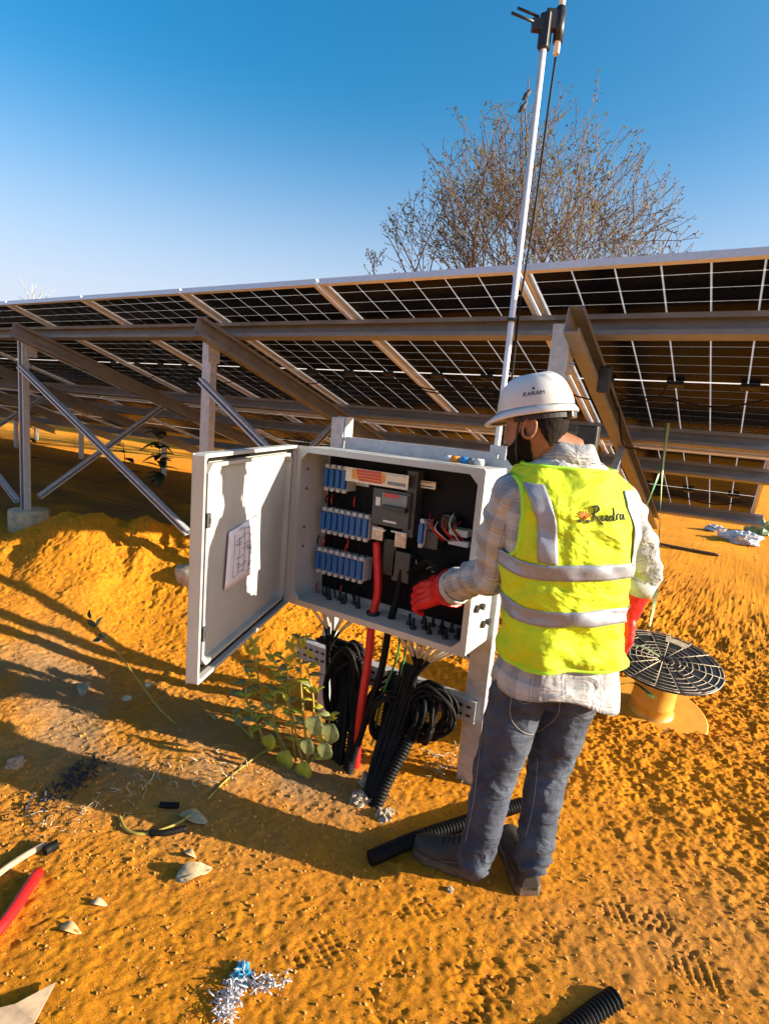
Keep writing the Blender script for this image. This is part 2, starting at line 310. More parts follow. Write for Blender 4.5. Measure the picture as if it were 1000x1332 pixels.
def sandmat():
    m = bpy.data.materials.new('orange sand'); m.use_nodes = True; t = m.node_tree; p = t.nodes['Principled BSDF']; p.inputs['Roughness'].default_value = 0.95; p.inputs['Specular IOR Level'].default_value = 0.1
    tc = t.nodes.new('ShaderNodeTexCoord'); L = t.links
    def nz(scale, det=8, rough=0.65, typ='ShaderNodeTexNoise'):
        n = t.nodes.new(typ); n.inputs['Scale'].default_value = scale
        if typ == 'ShaderNodeTexNoise': n.inputs['Detail'].default_value = det; n.inputs['Roughness'].default_value = rough
        L.new(tc.outputs['Object'], n.inputs['Vector']); return n
    a = nz(1.3, 6); b = nz(22, 8, 0.7); c = nz(170, 6, 0.75)
    r = t.nodes.new('ShaderNodeValToRGB'); e = r.color_ramp.elements
    e[0].position = 0.25; e[0].color = (0.50, 0.205, 0.040, 1); e[1].position = 0.75; e[1].color = (0.93, 0.415, 0.026, 1)
    k = e.new(0.5); k.color = (0.84, 0.322, 0.018, 1)
    mx = t.nodes.new('ShaderNodeMix'); mx.data_type = 'FLOAT'; mx.inputs[0].default_value = 0.55
    L.new(a.outputs['Fac'], mx.inputs[2]); L.new(b.outputs['Fac'], mx.inputs[3]); L.new(mx.outputs[0], r.inputs[0])
    # dark damp specks
    r2 = t.nodes.new('ShaderNodeValToRGB'); r2.color_ramp.elements[0].position = 0.36; r2.color_ramp.elements[1].position = 0.46
    r2.color_ramp.elements[0].color = (0.30, 0.24, 0.30, 1); r2.color_ramp.elements[1].color = (1, 1, 1, 1); L.new(c.outputs['Fac'], r2.inputs[0])
    mul = t.nodes.new('ShaderNodeMix'); mul.data_type = 'RGBA'; mul.blend_type = 'MULTIPLY'; mul.inputs[0].default_value = 0.6
    r3 = t.nodes.new('ShaderNodeValToRGB'); r3.color_ramp.elements[0].position = 0.38; r3.color_ramp.elements[1].position = 0.50; r3.color_ramp.elements[0].color = (0.50, 0.30, 0.28, 1); r3.color_ramp.elements[1].color = (1, 1, 1, 1)
    n5 = nz(48, 8, 0.75); L.new(n5.outputs['Fac'], r3.inputs[0]); mu3 = t.nodes.new('ShaderNodeMix'); mu3.data_type = 'RGBA'; mu3.blend_type = 'MULTIPLY'; mu3.inputs[0].default_value = 0.5; L.new(r.outputs[0], mu3.inputs[6]); L.new(r3.outputs[0], mu3.inputs[7])
    L.new(mu3.outputs[2], mul.inputs[6]); L.new(r2.outputs[0], mul.inputs[7]); prev = mul.outputs[2]
    for nm_, col_, k_ in (('grey_patch', (0.40, 0.27, 0.15, 1), 0.8), ('shaded_soil', (0.17, 0.095, 0.045, 1), 0.75)):  # second tint: brown ground with the array's shade painted into it
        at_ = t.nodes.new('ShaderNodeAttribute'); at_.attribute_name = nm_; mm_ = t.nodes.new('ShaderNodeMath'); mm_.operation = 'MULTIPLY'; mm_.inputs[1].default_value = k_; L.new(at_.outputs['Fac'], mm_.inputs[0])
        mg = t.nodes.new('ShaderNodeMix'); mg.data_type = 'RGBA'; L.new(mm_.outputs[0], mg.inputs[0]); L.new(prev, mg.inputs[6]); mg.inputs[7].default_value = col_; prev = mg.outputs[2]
    L.new(prev, p.inputs['Base Color'])
    b1 = t.nodes.new('ShaderNodeBump'); b1.inputs['Distance'].default_value = 0.010; L.new(b.outputs['Fac'], b1.inputs['Height'])
    n3 = nz(95, 8, 0.8); b2 = t.nodes.new('ShaderNodeBump'); b2.inputs['Distance'].default_value = 0.017; L.new(n3.outputs['Fac'], b2.inputs['Height']); L.new(b1.outputs[0], b2.inputs['Normal'])
    n4 = nz(300, 4, 0.7); b3 = t.nodes.new('ShaderNodeBump'); b3.inputs['Distance'].default_value = 0.006; L.new(n4.outputs['Fac'], b3.inputs['Height']); L.new(b2.outputs[0], b3.inputs['Normal'])
    L.new(b3.outputs[0], p.inputs['Normal'])
    return m
M['sand'] = sandmat()

# ------------------------------------------------------------------ ground
_perm = rng.random((256, 256)).astype(np.float64)
def vnoise(x, y):
    xi = np.floor(x).astype(int); yi = np.floor(y).astype(int); fx = x - xi; fy = y - yi
    fx = fx * fx * fx * (fx * (fx * 6 - 15) + 10); fy = fy * fy * fy * (fy * (fy * 6 - 15) + 10)
    g = lambda i, j: _perm[(xi + i) & 255, (yi + j) & 255]
    return (g(0, 0) * (1 - fx) + g(1, 0) * fx) * (1 - fy) + (g(0, 1) * (1 - fx) + g(1, 1) * fx) * fy - 0.5
def fbm(x, y, oct=4, gain=0.5):
    s = 0; a = 1.0
    for i in range(oct):
        c, sn = math.cos(0.5 + i), math.sin(0.5 + i)
        s = s + a * vnoise(x * c - y * sn + 17.3 * i, x * sn + y * c + 9.1 * i); x = x * 2.03; y = y * 2.03; a *= gain
    return s
def sst(a, b, x): 
    t = np.clip((x - a) / (b - a), 0, 1); return t * t * (3 - 2 * t)
def gau(x, y, cx, cy, sx, sy, rot=0):
    c, s_ = math.cos(rot), math.sin(rot); dx, dy = x - cx, y - cy
    return np.exp(-0.5 * (((dx * c + dy * s_) / sx) ** 2 + ((-dx * s_ + dy * c) / sy) ** 2))
PRINTS = []
for (px, py, ang, ln) in ((745 * .53 + 250, 1290, 70, .29), (650, 1270, 100, .28), (610, 1310, 120, .28), (560, 1180, 60, .28), (505, 1300, 95, .27), (830, 1190, 25, .28), (855, 1205, 160, .28), (700, 1230, 80, .27), (430, 1230, 65, .27), (225, 1245, 110, .27), (560, 1250, 40, .27), (920, 1270, 15, .27)):
    p = atz(px, py); PRINTS.append((p.x, p.y, math.radians(ang), ln))
def gheight(x, y, fine=True):
    x = np.asarray(x, float); y = np.asarray(y, float)
    h = 0.22 * sst(-2.4, -4.8, x) * sst(-0.5, 1.5, y) + 0.14 * sst(3.6, 6.5, y) + 0.05 * sst(0.3, 3.0, x)
    mound = 0.40 * gau(x, y, -3.95, 2.70, 0.55, 0.46, 0.5) + 0.10 * gau(x, y, -4.7, 2.0, 0.6, 0.5, 0.7) + 0.20 * gau(x, y, -2.85, 2.95, 0.65, 0.42, 0.1)
    h = h + mound * (1 + 0.45 * fbm(x * 2.2, y * 2.2, 3))
    h = h + 0.07 * gau(x, y, -2.75, 1.2, 0.32, 0.22, 0.3) + 0.03 * gau(x, y, -1.9, 1.55, 0.25, 0.15, 0)
    h = h + 0.05 * fbm(x * 0.9, y * 0.9, 3) * sst(0.8, 2.5, np.hypot(x + 0.6, y - 1.7))
    rough = 0.20 + 0.80 * np.maximum(sst(1.9, 2.8, y + 0.25 * x), sst(0.25, 0.7, mound / 0.36) * 0.6) + 0.25 * sst(-1.3, -2.2, x)
    if fine:
        c1 = fbm(x * 6, y * 6, 4, 0.6); c2 = np.abs(fbm(x * 21 + 5, y * 21, 4, 0.7)); c3 = fbm(x * 48, y * 48, 2, 0.7)
        far_ = 1 - sst(4.5, 8.0, y) * 0.8
        c4 = np.maximum(0, fbm(x * 30 + 3, y * 30, 3, 0.7) - 0.05)
        h = h + far_ * (rough * (0.022 * c1 + 0.016 * c2 + 0.016 * c4) + 0.0044 * c3 + 0.0025 * c4)
        for (cx, cy, a, ln) in PRINTS:
            dx = (x - cx) * math.cos(a) + (y - cy) * math.sin(a); dy = -(x - cx) * math.sin(a) + (y - cy) * math.cos(a)
            m = 1 - sst(0.75, 1.0, (dx / (ln * 0.5)) ** 2 + (dy / 0.055) ** 2)
            h = h + m * sst(-0.25, 0.15, vnoise(x * 14, y * 14)) * (-0.003 + 0.0046 * np.sign(np.sin(dx * 2 * PI / 0.026 + dy * 22)) * (0.6 + vnoise(x * 60, y * 60)))
    return h
def gz(x, y): return float(gheight(np.array([x]), np.array([y]))[0])
def grow(a, n, r0, end):
    s = np.geomspace(r0, end - a if end > a else a - end, n); return a + s if end > a else a - s
xs = np.concatenate([grow(-4.9, 46, 0.02, -400)[::-1], np.arange(-4.9, 1.9, 0.0075), grow(1.9, 46, 0.02, 400)])
ys = np.concatenate([grow(0.35, 24, 0.03, -60)[::-1], np.arange(0.35, 4.3, 0.0075), grow(4.3, 190, 0.012, 600)])
XX, YY = np.meshgrid(xs, ys); ZZ = gheight(XX, YY)
nx, ny = len(xs), len(ys)
gm = bpy.data.meshes.new('ground'); gm.vertices.add(nx * ny)
gm.vertices.foreach_set('co', np.stack([XX, YY, ZZ], -1).ravel().astype(np.float32))
i0 = (np.arange(ny - 1)[:, None] * nx + np.arange(nx - 1)[None, :]).ravel()
q = np.stack([i0, i0 + 1, i0 + nx + 1, i0 + nx], -1).ravel().astype(np.int32)
gm.loops.add(len(q)); gm.polygons.add(len(q) // 4)
gm.loops.foreach_set('vertex_index', q); gm.polygons.foreach_set('loop_start', np.arange(0, len(q), 4, dtype=np.int32))
gm.polygons.foreach_set('use_smooth', np.ones(len(q) // 4, bool)); gm.update(calc_edges=True)
_pat = lambda cx, cy, sx, sy, r: gau(XX, YY, cx, cy, sx, sy, r)
grey = _pat(-2.15, 1.45, 0.55, 0.28, 0.2) + 0.8 * _pat(-3.3, 1.35, 0.45, 0.30, 0.3) + 0.5 * _pat(-1.35, 1.75, 0.3, 0.2, 0.2) + 0.4 * _pat(0.2, 1.9, 0.35, 0.3, 0.6)
grey = np.clip(grey * (0.85 + 1.3 * fbm(XX * 3.1, YY * 3.1, 4)), 0, 1)
soil_shade = sst(-3.6, -4.6, XX - 0.5 * (YY - 3.4)) * sst(3.0, 3.5, YY - 0.25 * (XX + 4)) * (1 - sst(5.4, 6.2, YY))  # brown ground under the array, its shade painted into the colour
soil_shade = np.clip(soil_shade * (0.75 + 0.9 * fbm(XX * 2.3, YY * 2.3, 4)), 0, 1)
for nm_, arr_ in (('grey_patch', grey), ('shaded_soil', soil_shade)):
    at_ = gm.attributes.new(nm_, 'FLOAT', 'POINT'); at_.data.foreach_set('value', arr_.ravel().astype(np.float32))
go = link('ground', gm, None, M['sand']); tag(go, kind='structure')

# ------------------------------------------------------------------ solar array
TILT = math.radians(18); CT, ST = math.cos(TILT), math.sin(TILT)
X0, YT, ZT = -0.968, 2.512, 2.266
def onp(x, s, drop): return Vector((x, YT + s * CT - drop * ST, ZT - s * ST - drop * CT))
SD = Vector((0, CT, -ST)); SN = Vector((0, ST, CT)); AX = Vector((1, 0, 0))
PW, PL = 1.114, 2.366
def channel(mb, a, b, w, h, side, up, lip=0.015, t=0.003, open_dir=1):
    """lipped C channel from a to b; side = direction of the flanges, up = web height direction; a,b at web centre"""
    a = Vector(a); b = Vector(b); d = (b - a); L = d.length; d.normalize(); c = (a + b) / 2
    ax = (d, side, up)
    mb.box(c, (L, t, h), ax)
    for sgn in (-1, 1):
        mb.box(c + side * (w / 2 + t / 2) + up * sgn * (h / 2 - t / 2), (L, w, t), ax)
        mb.box(c + side * (w + t / 2 - t / 2) + up * sgn * (h / 2 - t - lip / 2), (L, t, lip), ax)
# shared panel meshes in local coords: x along row, y down the slope, z up the normal
def local(mb, name): return mb.mesh(name)
fr = MB()
for (cx, cy, sx, sy) in ((PW / 2, 0.012, PW, 0.024), (PW / 2, PL - 0.012, PW, 0.024), (0.012, PL / 2, 0.024, PL - 0.05), (PW - 0.012, PL / 2, 0.024, PL - 0.05)):
    fr.box((cx, cy, -0.012), (sx, sy, 0.034))
frame_me = local(fr, 'panel_frame'); frame_me.materials.append(M['alu'])
sh = MB(); sh.box((PW / 2, PL / 2, 0), (PW - 0.049, PL - 0.049, 0.003)); sheet_me = local(sh, 'solar_panel'); sheet_me.materials.append(M['sheet'])
cw, chh = (PW - 0.06) / 6, (PL - 0.075) / 22
cl = MB(); cl.box((0, 0, 0), (cw - 0.008, chh - 0.0062, 0.007)); cell_me = local(cl, 'solar_cell'); cell_me.materials.append(M['cell'])
def cellpos():
    for r in range(22):
        for c in range(6): yield 0.03 + cw * (c + 0.5), 0.03 + chh * (r + 0.5) + (0.015 if r > 10 else 0)
allc = MB()
for (a, b) in cellpos(): allc.box((a, b, 0), (cw - 0.008, chh - 0.0062, 0.007))
cells_me = local(allc, 'solar_cells'); cells_me.materials.append(M['cell'])
jb = MB(); jb.bbox((0, 0, -0.018), (0.09, 0.05, 0.024), b=0.004); jb_me = local(jb, 'junction_box'); jb_me.materials.append(M['blackp'])
lead = MB()
lead.tube(spline([(0, 0.02, -0.02), (0.08, 0.08, -0.05), (0.2, 0.10, -0.09), (0.3, 0.05, -0.07), (0.33, -0.03, -0.04)], 6), 0.004, 6)
lead_me = local(lead, 'panel_lead'); lead_me.materials.append(M['rubber'])
NC = [0]
def make_array(root, k0, k1, dy, near):
    base = OFF[root.name]
    for k in range(k0, k1):
        xl = X0 - (k + 1) * 1.134 + 0.01
        for row in (0, 1):
            o = link('solar_panel', sheet_me, root); o.location = onp(xl, row * 2.384, 0) + Vector((0, dy, 0)) - base; o.rotation_euler = (-TILT, 0, 0)
            f = link('panel_frame', frame_me, o)
            if near and k in (-1, 0) and NC[0] + 132 <= 300 and row == 0:
                for (a, b) in cellpos():
                    c = link('solar_cell', cell_me, o); c.location = (a, b, 0)
                NC[0] += 132
            else:
                c = link('solar_cells', cells_me, o); tag(c, kind='stuff')
            if near and k < 5:
                for (jx) in (0.19, 0.56, 0.92):
                    j = link('junction_box', jb_me, o); j.location = (jx, PL / 2 + 0.005, 0)
                j = link('panel_lead', lead_me, o); j.location = (0.19 if k % 2 else 0.5, PL / 2, 0); j.scale = (1, 1 if k % 2 else -0.8, 1)
RAFT = [-0.74, -3.12, -5.50, -7.88, -10.26, -12.64, -15.02]
arr = thing('solar_array', 'long tilted row of solar panels on steel posts right behind the man', 'solar array', (-3.1, 2.7, 0.1))
make_array(arr, -1, 15, 0, True)
xa, xb = X0 - 15 * 1.134, X0 + 1.134 + 0.06
ZU = Vector((0, 0, 1))
for s in (0.37, 1.87, 2.60, 4.10):
    mb = MB(); channel(mb, onp(xa, s + 0.055, 0.087), onp(xb, s + 0.055, 0.087), 0.055, 0.105, -SD, SN, 0.022)
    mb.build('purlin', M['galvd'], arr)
def hole_dots(mb, a, b, n, nrm, r=0.006):
    a = Vector(a); b = Vector(b); nrm = Vector(nrm)
    for i in range(n):
        p = a.lerp(b, (i + 0.5) / n); mb.cyl(p, p + nrm * 0.003, r, 8)
for i, rx in enumerate(RAFT):
    mb = MB(); channel(mb, onp(rx, 0.10, 0.205), onp(rx, 4.45, 0.205), 0.062, 0.125, AX, SN, 0.018, 0.004)
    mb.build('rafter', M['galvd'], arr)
    py = 2.69; g = gz(rx, py) if i else 0.0; ft = g + (0.03 if i == 1 else 0.20)
    mb = MB(); channel(mb, (rx - 0.055, py, ft), (rx - 0.055, py, ZT - 0.325 * (py - YT) - 0.16), 0.05, 0.085, Vector((0, -1, 0)) if i == 2 else Vector((0, 1, 0)), AX, 0.015, 0.004)
    mb.build('post', M['galv'], arr)
    mb = MB(); n = 20
    rings = [[(rx - 0.05 + rr * math.cos(2 * PI * k / n), py + rr * math.sin(2 * PI * k / n), zz) for k in range(n)] for rr, zz in ((0.17, g - 0.1), (0.17, ft - 0.015), (0.158, ft), (0.02, ft))]
    mb.loft(rings); mb.build('footing', M['concrete'], arr)
    y2 = 5.9; g2 = gz(rx, y2)
    mb = MB(); channel(mb, (rx - 0.055, y2, g2 - 0.05), (rx - 0.055, y2, ZT - 0.325 * (y2 - YT) - 0.16), 0.05, 0.08, Vector((0, 1, 0)), AX, 0.015, 0.004); mb.build('post', M['galv'], arr)
    # strut in the rafter plane: foot of the front post up to the rafter
    mb = MB(); a = Vector((rx + 0.02, py + 0.05, ft + 0.13)); b = Vector((rx + 0.02, 4.05, ZT - 0.325 * (4.05 - YT) - 0.28)); d = (b - a).normalized()
    channel(mb, a, b, 0.04, 0.045, AX, d.cross(AX), 0.01, 0.003); mb.build('strut', M['galv'], arr)
    if 0 < i < 4 or i == 0:
        if i + 1 < len(RAFT):
            x2 = RAFT[i + 1]
            mb = MB(); a = Vector((x2 - 0.02, py - 0.06, 1.74 if i else 1.70)); b = Vector((rx - 0.10, py - 0.06, gz(rx, py) + 0.28)); d = (b - a).normalized(); sd = Vector((0, -1, 0))
            channel(mb, a, b, 0.035, 0.045, sd, d.cross(sd), 0.010, 0.003); mb.build('brace', M['galv'], arr)
    mb = MB(); mb.bbox((rx - 0.012, py + 0.02, ZT - 0.325 * (py - YT) - 0.28), (0.012, 0.10, 0.20), b=0.002)
    for dz in (-0.06, 0.03): mb.cyl((rx - 0.02, py + 0.02, ZT - 0.06 - 0.28 + dz), (rx + 0.012, py + 0.02, ZT - 0.06 - 0.28 + dz), 0.010, 6)
    mb.build('gusset_plate', M['galv'], arr)
# string cables under the panels, drooping
for (s, k) in ((1.25, 0), (1.2, 1), (3.6, 0), (1.3, 3), (1.2, 5)):
    mb = MB(); pts = []
    for j in range(15):
        pts.append(onp(X0 + 1.0 - (k + j / 14 * 2.0) * 1.134, s + 0.03 * math.sin(j * 1.7), 0.06 + 0.05 * abs(math.sin(j * 0.9))))
    mb.tube(spline(pts, 3), 0.005, 6); mb.build('string_cable', M['rubber'], arr)
mb = MB(); mb.bbox(onp(RAFT[0] + 0.09, 0.62, 0.25), (0.06, 0.05, 0.13), b=0.008); mb.build('isolator_box', M['blackp'], arr)
mb = MB(); mb.tube(spline([onp(RAFT[0] + 0.08, 0.62, 0.2), onp(RAFT[0] + 0.12, 0.9, 0.3), onp(RAFT[0] + 0.09, 1.1, 0.22), onp(RAFT[0] + 0.1, 1.4, 0.33), onp(RAFT[0] + 0.12, 1.85, 0.2)], 6), 0.006, 6); mb.build('string_cable', M['rubber'], arr)
mb = MB(); mb.bbox((-0.60, 2.62, 1.47), (0.09, 0.06, 0.26), b=0.008); mb.build('isolator_box', M['blackp'], arr)

far = thing('solar_array', 'second row of solar panels seen low under the near row', 'solar array', (-7, 12.2, 0.1))
make_array(far, 1, 26, 9.5, False)
for s in (0.37, 1.87, 2.60, 4.10):
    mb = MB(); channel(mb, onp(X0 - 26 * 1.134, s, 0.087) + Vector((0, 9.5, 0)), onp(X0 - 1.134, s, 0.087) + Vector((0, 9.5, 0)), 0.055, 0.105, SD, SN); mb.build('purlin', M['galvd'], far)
for i in range(1, 12):
    rx = -0.74 - 2.38 * i - 0.6
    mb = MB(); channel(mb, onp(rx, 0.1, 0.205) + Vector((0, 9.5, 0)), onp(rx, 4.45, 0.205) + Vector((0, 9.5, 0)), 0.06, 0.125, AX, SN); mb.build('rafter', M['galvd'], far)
    mb = MB(); mb.box((rx - 0.05, 12.2, 1.0), (0.08, 0.06, 2.0)); mb.build('post', M['galv'], far)
    mb = MB(); mb.box((rx - 0.05, 15.4, 0.6), (0.08, 0.06, 1.1)); mb.build('post', M['galv'], far)

# ------------------------------------------------------------------ support frame of the box
fx, fy = -0.80, 2.205
sf = thing('support_frame', 'galvanised steel stand of two posts and channels carrying the grey box', 'steel stand', (-1.2, 2.2, 0))
mb = MB(); channel(mb, (-0.772, 2.215, -0.1), (-0.772, 2.215, 1.43), 0.085, 0.05, Vector((-1, 0, 0)), Vector((0, 1, 0)), 0.016, 0.004); mb.build('post', M['galv'], sf)
mb = MB(); channel(mb, (-1.665, 2.235, -0.1), (-1.665, 2.235, 1.545), 0.06, 0.05, Vector((0, 1, 0)), Vector((1, 0, 0)), 0.014, 0.004)
mb.build('post', M['galv'], sf)
for i in range(5):
    pass
mb = MB(); mb.box((-1.22, 2.212, 1.423), (0.80, 0.004, 0.06)); mb.box((-1.22, 2.234, 1.451), (0.80, 0.045, 0.004)); mb.build('crossbar', M['galv'], sf)
mb = MB(); mb.bbox((-0.845, 2.20, 1.435), (0.07, 0.006, 0.10), b=0.001); mb.bbox((-0.845, 2.19, 1.44), (0.018, 0.016, 0.018), b=0.003); mb.build('angle_bracket', M['galv'], sf)
mb = MB(); mb.bbox((-1.665, 2.205, 1.44), (0.07, 0.006, 0.20), b=0.001)
for z_ in (1.47, 1.50, 1.53): mb.cyl((-1.665, 2.202, z_), (-1.665, 2.2, z_), 0.008, 10)
mb.build('angle_bracket', M['galv'], sf)
mb = MB(); channel(mb, (-1.80, 2.17, 0.345), (-0.80, 2.17, 0.345), 0.05, 0.10, Vector((0, 1, 0)), Vector((0, 0, 1)), 0.014, 0.004); mb.build('lower_channel', M['galv'], sf)
mb = MB()
for i in range(26):
    for zz in (0.325, 0.365):
        xq = -1.78 + i * 0.038; mb.box((xq, 2.167, zz), (0.020, 0.003, 0.011))
mb.build('channel_slots', M['blackp'], sf, kind='stuff')

# ------------------------------------------------------------------ combiner box
BX0, BX1, BY0, BY1, BZ0, BZ1 = -1.675, -0.785, 1.95, 2.165, 0.682, 1.40
cb = thing('combiner_box', 'open light grey string combiner box full of blue fuses on a steel stand', 'electrical box', (-1.23, 2.05, BZ0))
T = 0.012
mb = MB(); cx, cz = (BX0 + BX1) / 2, (BZ0 + BZ1) / 2; wX, wZ, dY = BX1 - BX0, BZ1 - BZ0, BY1 - BY0
mb.bbox((cx, BY1 - T / 2, cz), (wX, T, wZ), b=0.004)
mb.bbox((BX0 + T / 2, (BY0 + BY1) / 2 - T / 2, cz), (T, dY - T, wZ), b=0.003); mb.bbox((BX1 - T / 2, (BY0 + BY1) / 2 - T / 2, cz), (T, dY - T, wZ), b=0.003)
mb.bbox((cx, (BY0 + BY1) / 2 - T / 2, BZ0 + T / 2), (wX - 2 * T, dY - T, T), b=0.003); mb.bbox((cx, (BY0 + BY1) / 2 - T / 2, BZ1 - T / 2), (wX - 2 * T, dY - T, T), b=0.003)
mb.build('shell', M['grp'], cb)
def ringpoly(x0, x1, z0, z1, c): return [(x0 + c, z0), (x1 - c, z0), (x1, z0 + c), (x1, z1 - c), (x1 - c, z1), (x0 + c, z1), (x0, z1 - c), (x0, z0 + c)]
def frame_ring(mb, P, outer, inner, d0, d1):
    o0 = [P(a, d0, b) for a, b in outer]; i0_ = [P(a, d0, b) for a, b in inner]; o1 = [P(a, d1, b) for a, b in outer]; i1 = [P(a, d1, b) for a, b in inner]
    n = len(outer); vs = o0 + i0_ + o1 + i1; fs = []
    for k in range(n):
        j = (k + 1) % n
        fs += [(k, j, n + j, n + k), (2 * n + k, 3 * n + k, 3 * n + j, 2 * n + j), (k, 2 * n + k, 2 * n + j, j), (n + k, n + j, 3 * n + j, 3 * n + k)]
    mb.add(vs, fs)
mb = MB(); Pf = lambda a, d, b: Vector((a, BY0 + d, b))
frame_ring(mb, Pf, ringpoly(BX0 - 0.004, BX1 + 0.004, BZ0 - 0.004, BZ1 + 0.004, 0.008), ringpoly(BX0 + 0.022, BX1 - 0.022, BZ0 + 0.022, BZ1 - 0.022, 0.035), -0.012, 0.002)
mb.build('front_flange', M['grp'], cb)
mb = MB(); mb.box((cx, BY1 - 0.022, cz), (wX - 0.06, 0.006, wZ - 0.08)); mb.build('mounting_plate', M['plate'], cb)
YB = BY1 - 0.028     # face of the plate
# fuse holders
fb = MB(); fb.bbox((0, -0.035, 0), (0.0255, 0.07, 0.104), b=0.002); fb.bbox((0, -0.072, 0.052), (0.020, 0.018, 0.018), b=0.003); fb.bbox((0, -0.072, -0.052), (0.020, 0.018, 0.018), b=0.003)
for zz in (-0.052, 0.052): fb.cyl((0, -0.0835, zz), (0, -0.079, zz), 0.0055, 8)
fuse_me = fb.mesh('fuse_holder'); fuse_me.materials.append(M['fusewhite'])
fh = MB(); fh.bbox((0, -0.079, 0), (0.0200, 0.022, 0.082), b=0.003); handle_me = fh.mesh('fuse_handle'); handle_me.materials.append(M['fuseblue'])
def fuse(p):
    o = link('fuse_holder', fuse_me, cb); o.location = Vector(p) - OFF[cb.name]; h = link('fuse_handle', handle_me, o); return o
FY = YB - 0.083
def row(pa, pb, n):
    a = aty(*pa, FY); b = aty(*pb, FY)
    for i in range(n):
        t = i / (n - 1) if n > 1 else 0
        fuse((a.x + (b.x - a.x) * t, YB, (a.z + b.z) / 2))
row((424, 621), (447, 624), 4); row((420, 678), (475, 686), 8); row((413, 731), (468, 740), 8); row((547, 694), (547, 694), 1)
za = aty(447, 680, FY).z
for (x0_, x1_, yy) in ((418, 480, 622), (414, 482, 680), (408, 476, 734)):
    mb = MB(); a = aty(x0_, yy, YB - 0.01); b = aty(x1_, yy + 5, YB - 0.01); mb.box(((a.x + b.x) / 2, YB - 0.006, (a.z + b.z) / 2), (abs(b.x - a.x), 0.008, 0.03)); mb.build('mounting_rail', M['galv'], cb)
# red and black wires above / below each fuse row
def wire(pts, r, m, parent, name='wire', n=6): 
    w = MB(); w.tube(spline(pts, 5), r, n); return w.build(name, m, parent)
for (x0_, x1_, yt, n) in ((424, 447, 640, 4), (420, 475, 706, 8), (413, 468, 760, 8)):
    for i in range(n):
        px = x0_ + (x1_ - x0_) * i / (n - 1); a = aty(px, yt - 2 + 0.12 * (px - x0_), YB - 0.03)
        wire([a, a + Vector((0.003 * math.sin(i), -0.006, -0.025)), a + Vector((0.006 * math.cos(i * 2), 0.004, -0.055 - (0.02 if yt > 750 else 0)))], 0.004, M['redlabel'] if (i + n) % 4 == 0 else M['rubber'], cb)
for (x0_, x1_, yt, n) in ((424, 475, 655, 8), (413, 468, 708, 8)):
    for i in range(n):
        px = x0_ + (x1_ - x0_) * i / (n - 1); a = aty(px, yt + 0.12 * (px - x0_), YB - 0.03)
        wire([a, a + Vector((0.002, -0.006, 0.02)), a + Vector((0.004 * math.cos(i * 2), 0.004, 0.045))], 0.0035, M['redlabel'] if i % 4 == 1 else M['rubber'], cb)
# acrylic guard with warning print, warm sunlight put into its orange colour
def panelq(p0, p1, Y, th, m, name, z0=None, z1=None):
    a = aty(*p0, Y); b = aty(*p1, Y); q_ = MB(); q_.bbox(((a.x + b.x) / 2, Y + th / 2, (a.z + b.z) / 2), (abs(b.x - a.x), th, abs(a.z - b.z)), b=0.0015); return q_.build(name, m, cb)
g1 = panelq((450, 607), (530, 638), YB - 0.095, 0.003, M['stickerw'], 'guard_plate')
def stick(x0_, y0_, x1_, y1_, Y, m, nm='label_print'): return panelq((x0_, y0_), (x1_, y1_), Y, 0.0012, m, nm)
stick(458, 610, 500, 629, YB - 0.0975, M['sunlit_orange']); 
for i in range(4): stick(463 + i, 613 + i * 4.0, 496, 614.6 + i * 4.1, YB - 0.0988, M['redlabel'])
stick(503, 616, 528, 622, YB - 0.0975, M['galv']); stick(504, 626, 527, 634, YB - 0.0975, M['gearl'])
# disconnect switch
panelq((486, 634), (530, 690), YB - 0.075, 0.075, M['gear'], 'switch_body'); panelq((497, 640), (528, 664), YB - 0.088, 0.014, M['gearl'], 'switch_cover')
stick(500, 641, 518, 649, YB - 0.090, M['redlabel']); panelq((497, 656), (526, 668), YB - 0.100, 0.024, M['blackp'], 'switch_handle')
stick(498, 676, 515, 682, YB - 0.077, M['white']); stick(489, 646, 494, 658, YB - 0.077, M['white'])
panelq((484, 684), (497, 704), YB - 0.07, 0.010, M['copper'], 'busbar'); panelq((514, 692), (527, 714), YB - 0.07, 0.010, M['copper'], 'busbar')
panelq((484, 686), (500, 692), YB - 0.075, 0.012, M['white'], 'busbar_support'); panelq((508, 690), (528, 696), YB - 0.075, 0.012, M['white'], 'busbar_support')
panelq((512, 716), (530, 760), YB - 0.05, 0.05, M['gear'], 'surge_arrester'); panelq((500, 700), (512, 750), YB - 0.05, 0.05, M['blackp'], 'surge_arrester')
panelq((553, 690), (568, 716), YB - 0.06, 0.06, M['gear'], 'relay'); panelq((574, 668), (592, 690), YB - 0.05, 0.05, M['blackp'], 'relay')
panelq((530, 612), (536, 700), YB - 0.06, 0.06, M['gear'], 'cable_duct')
stick(536, 623, 566, 637, YB - 0.03, M['stickerw']); stick(543, 625, 565, 630, YB - 0.0315, M['stickery'])
q_ = MB(); tp = [aty(537.5, 634, YB - 0.0318), aty(545, 635, YB - 0.0318), aty(541.5, 624.5, YB - 0.0318)]; q_.add(tp + [p + Vector((0, -0.0008, 0)) for p in tp], [(0, 1, 2), (3, 5, 4), (0, 3, 4, 1), (1, 4, 5, 2), (2, 5, 3, 0)]); q_.build('warning_triangle', M['stickery'], cb)
stick(546, 632, 563, 633.2, YB - 0.0318, M['inkblack']); stick(546, 626.6, 562, 628.2, YB - 0.033, M['inkblack'])
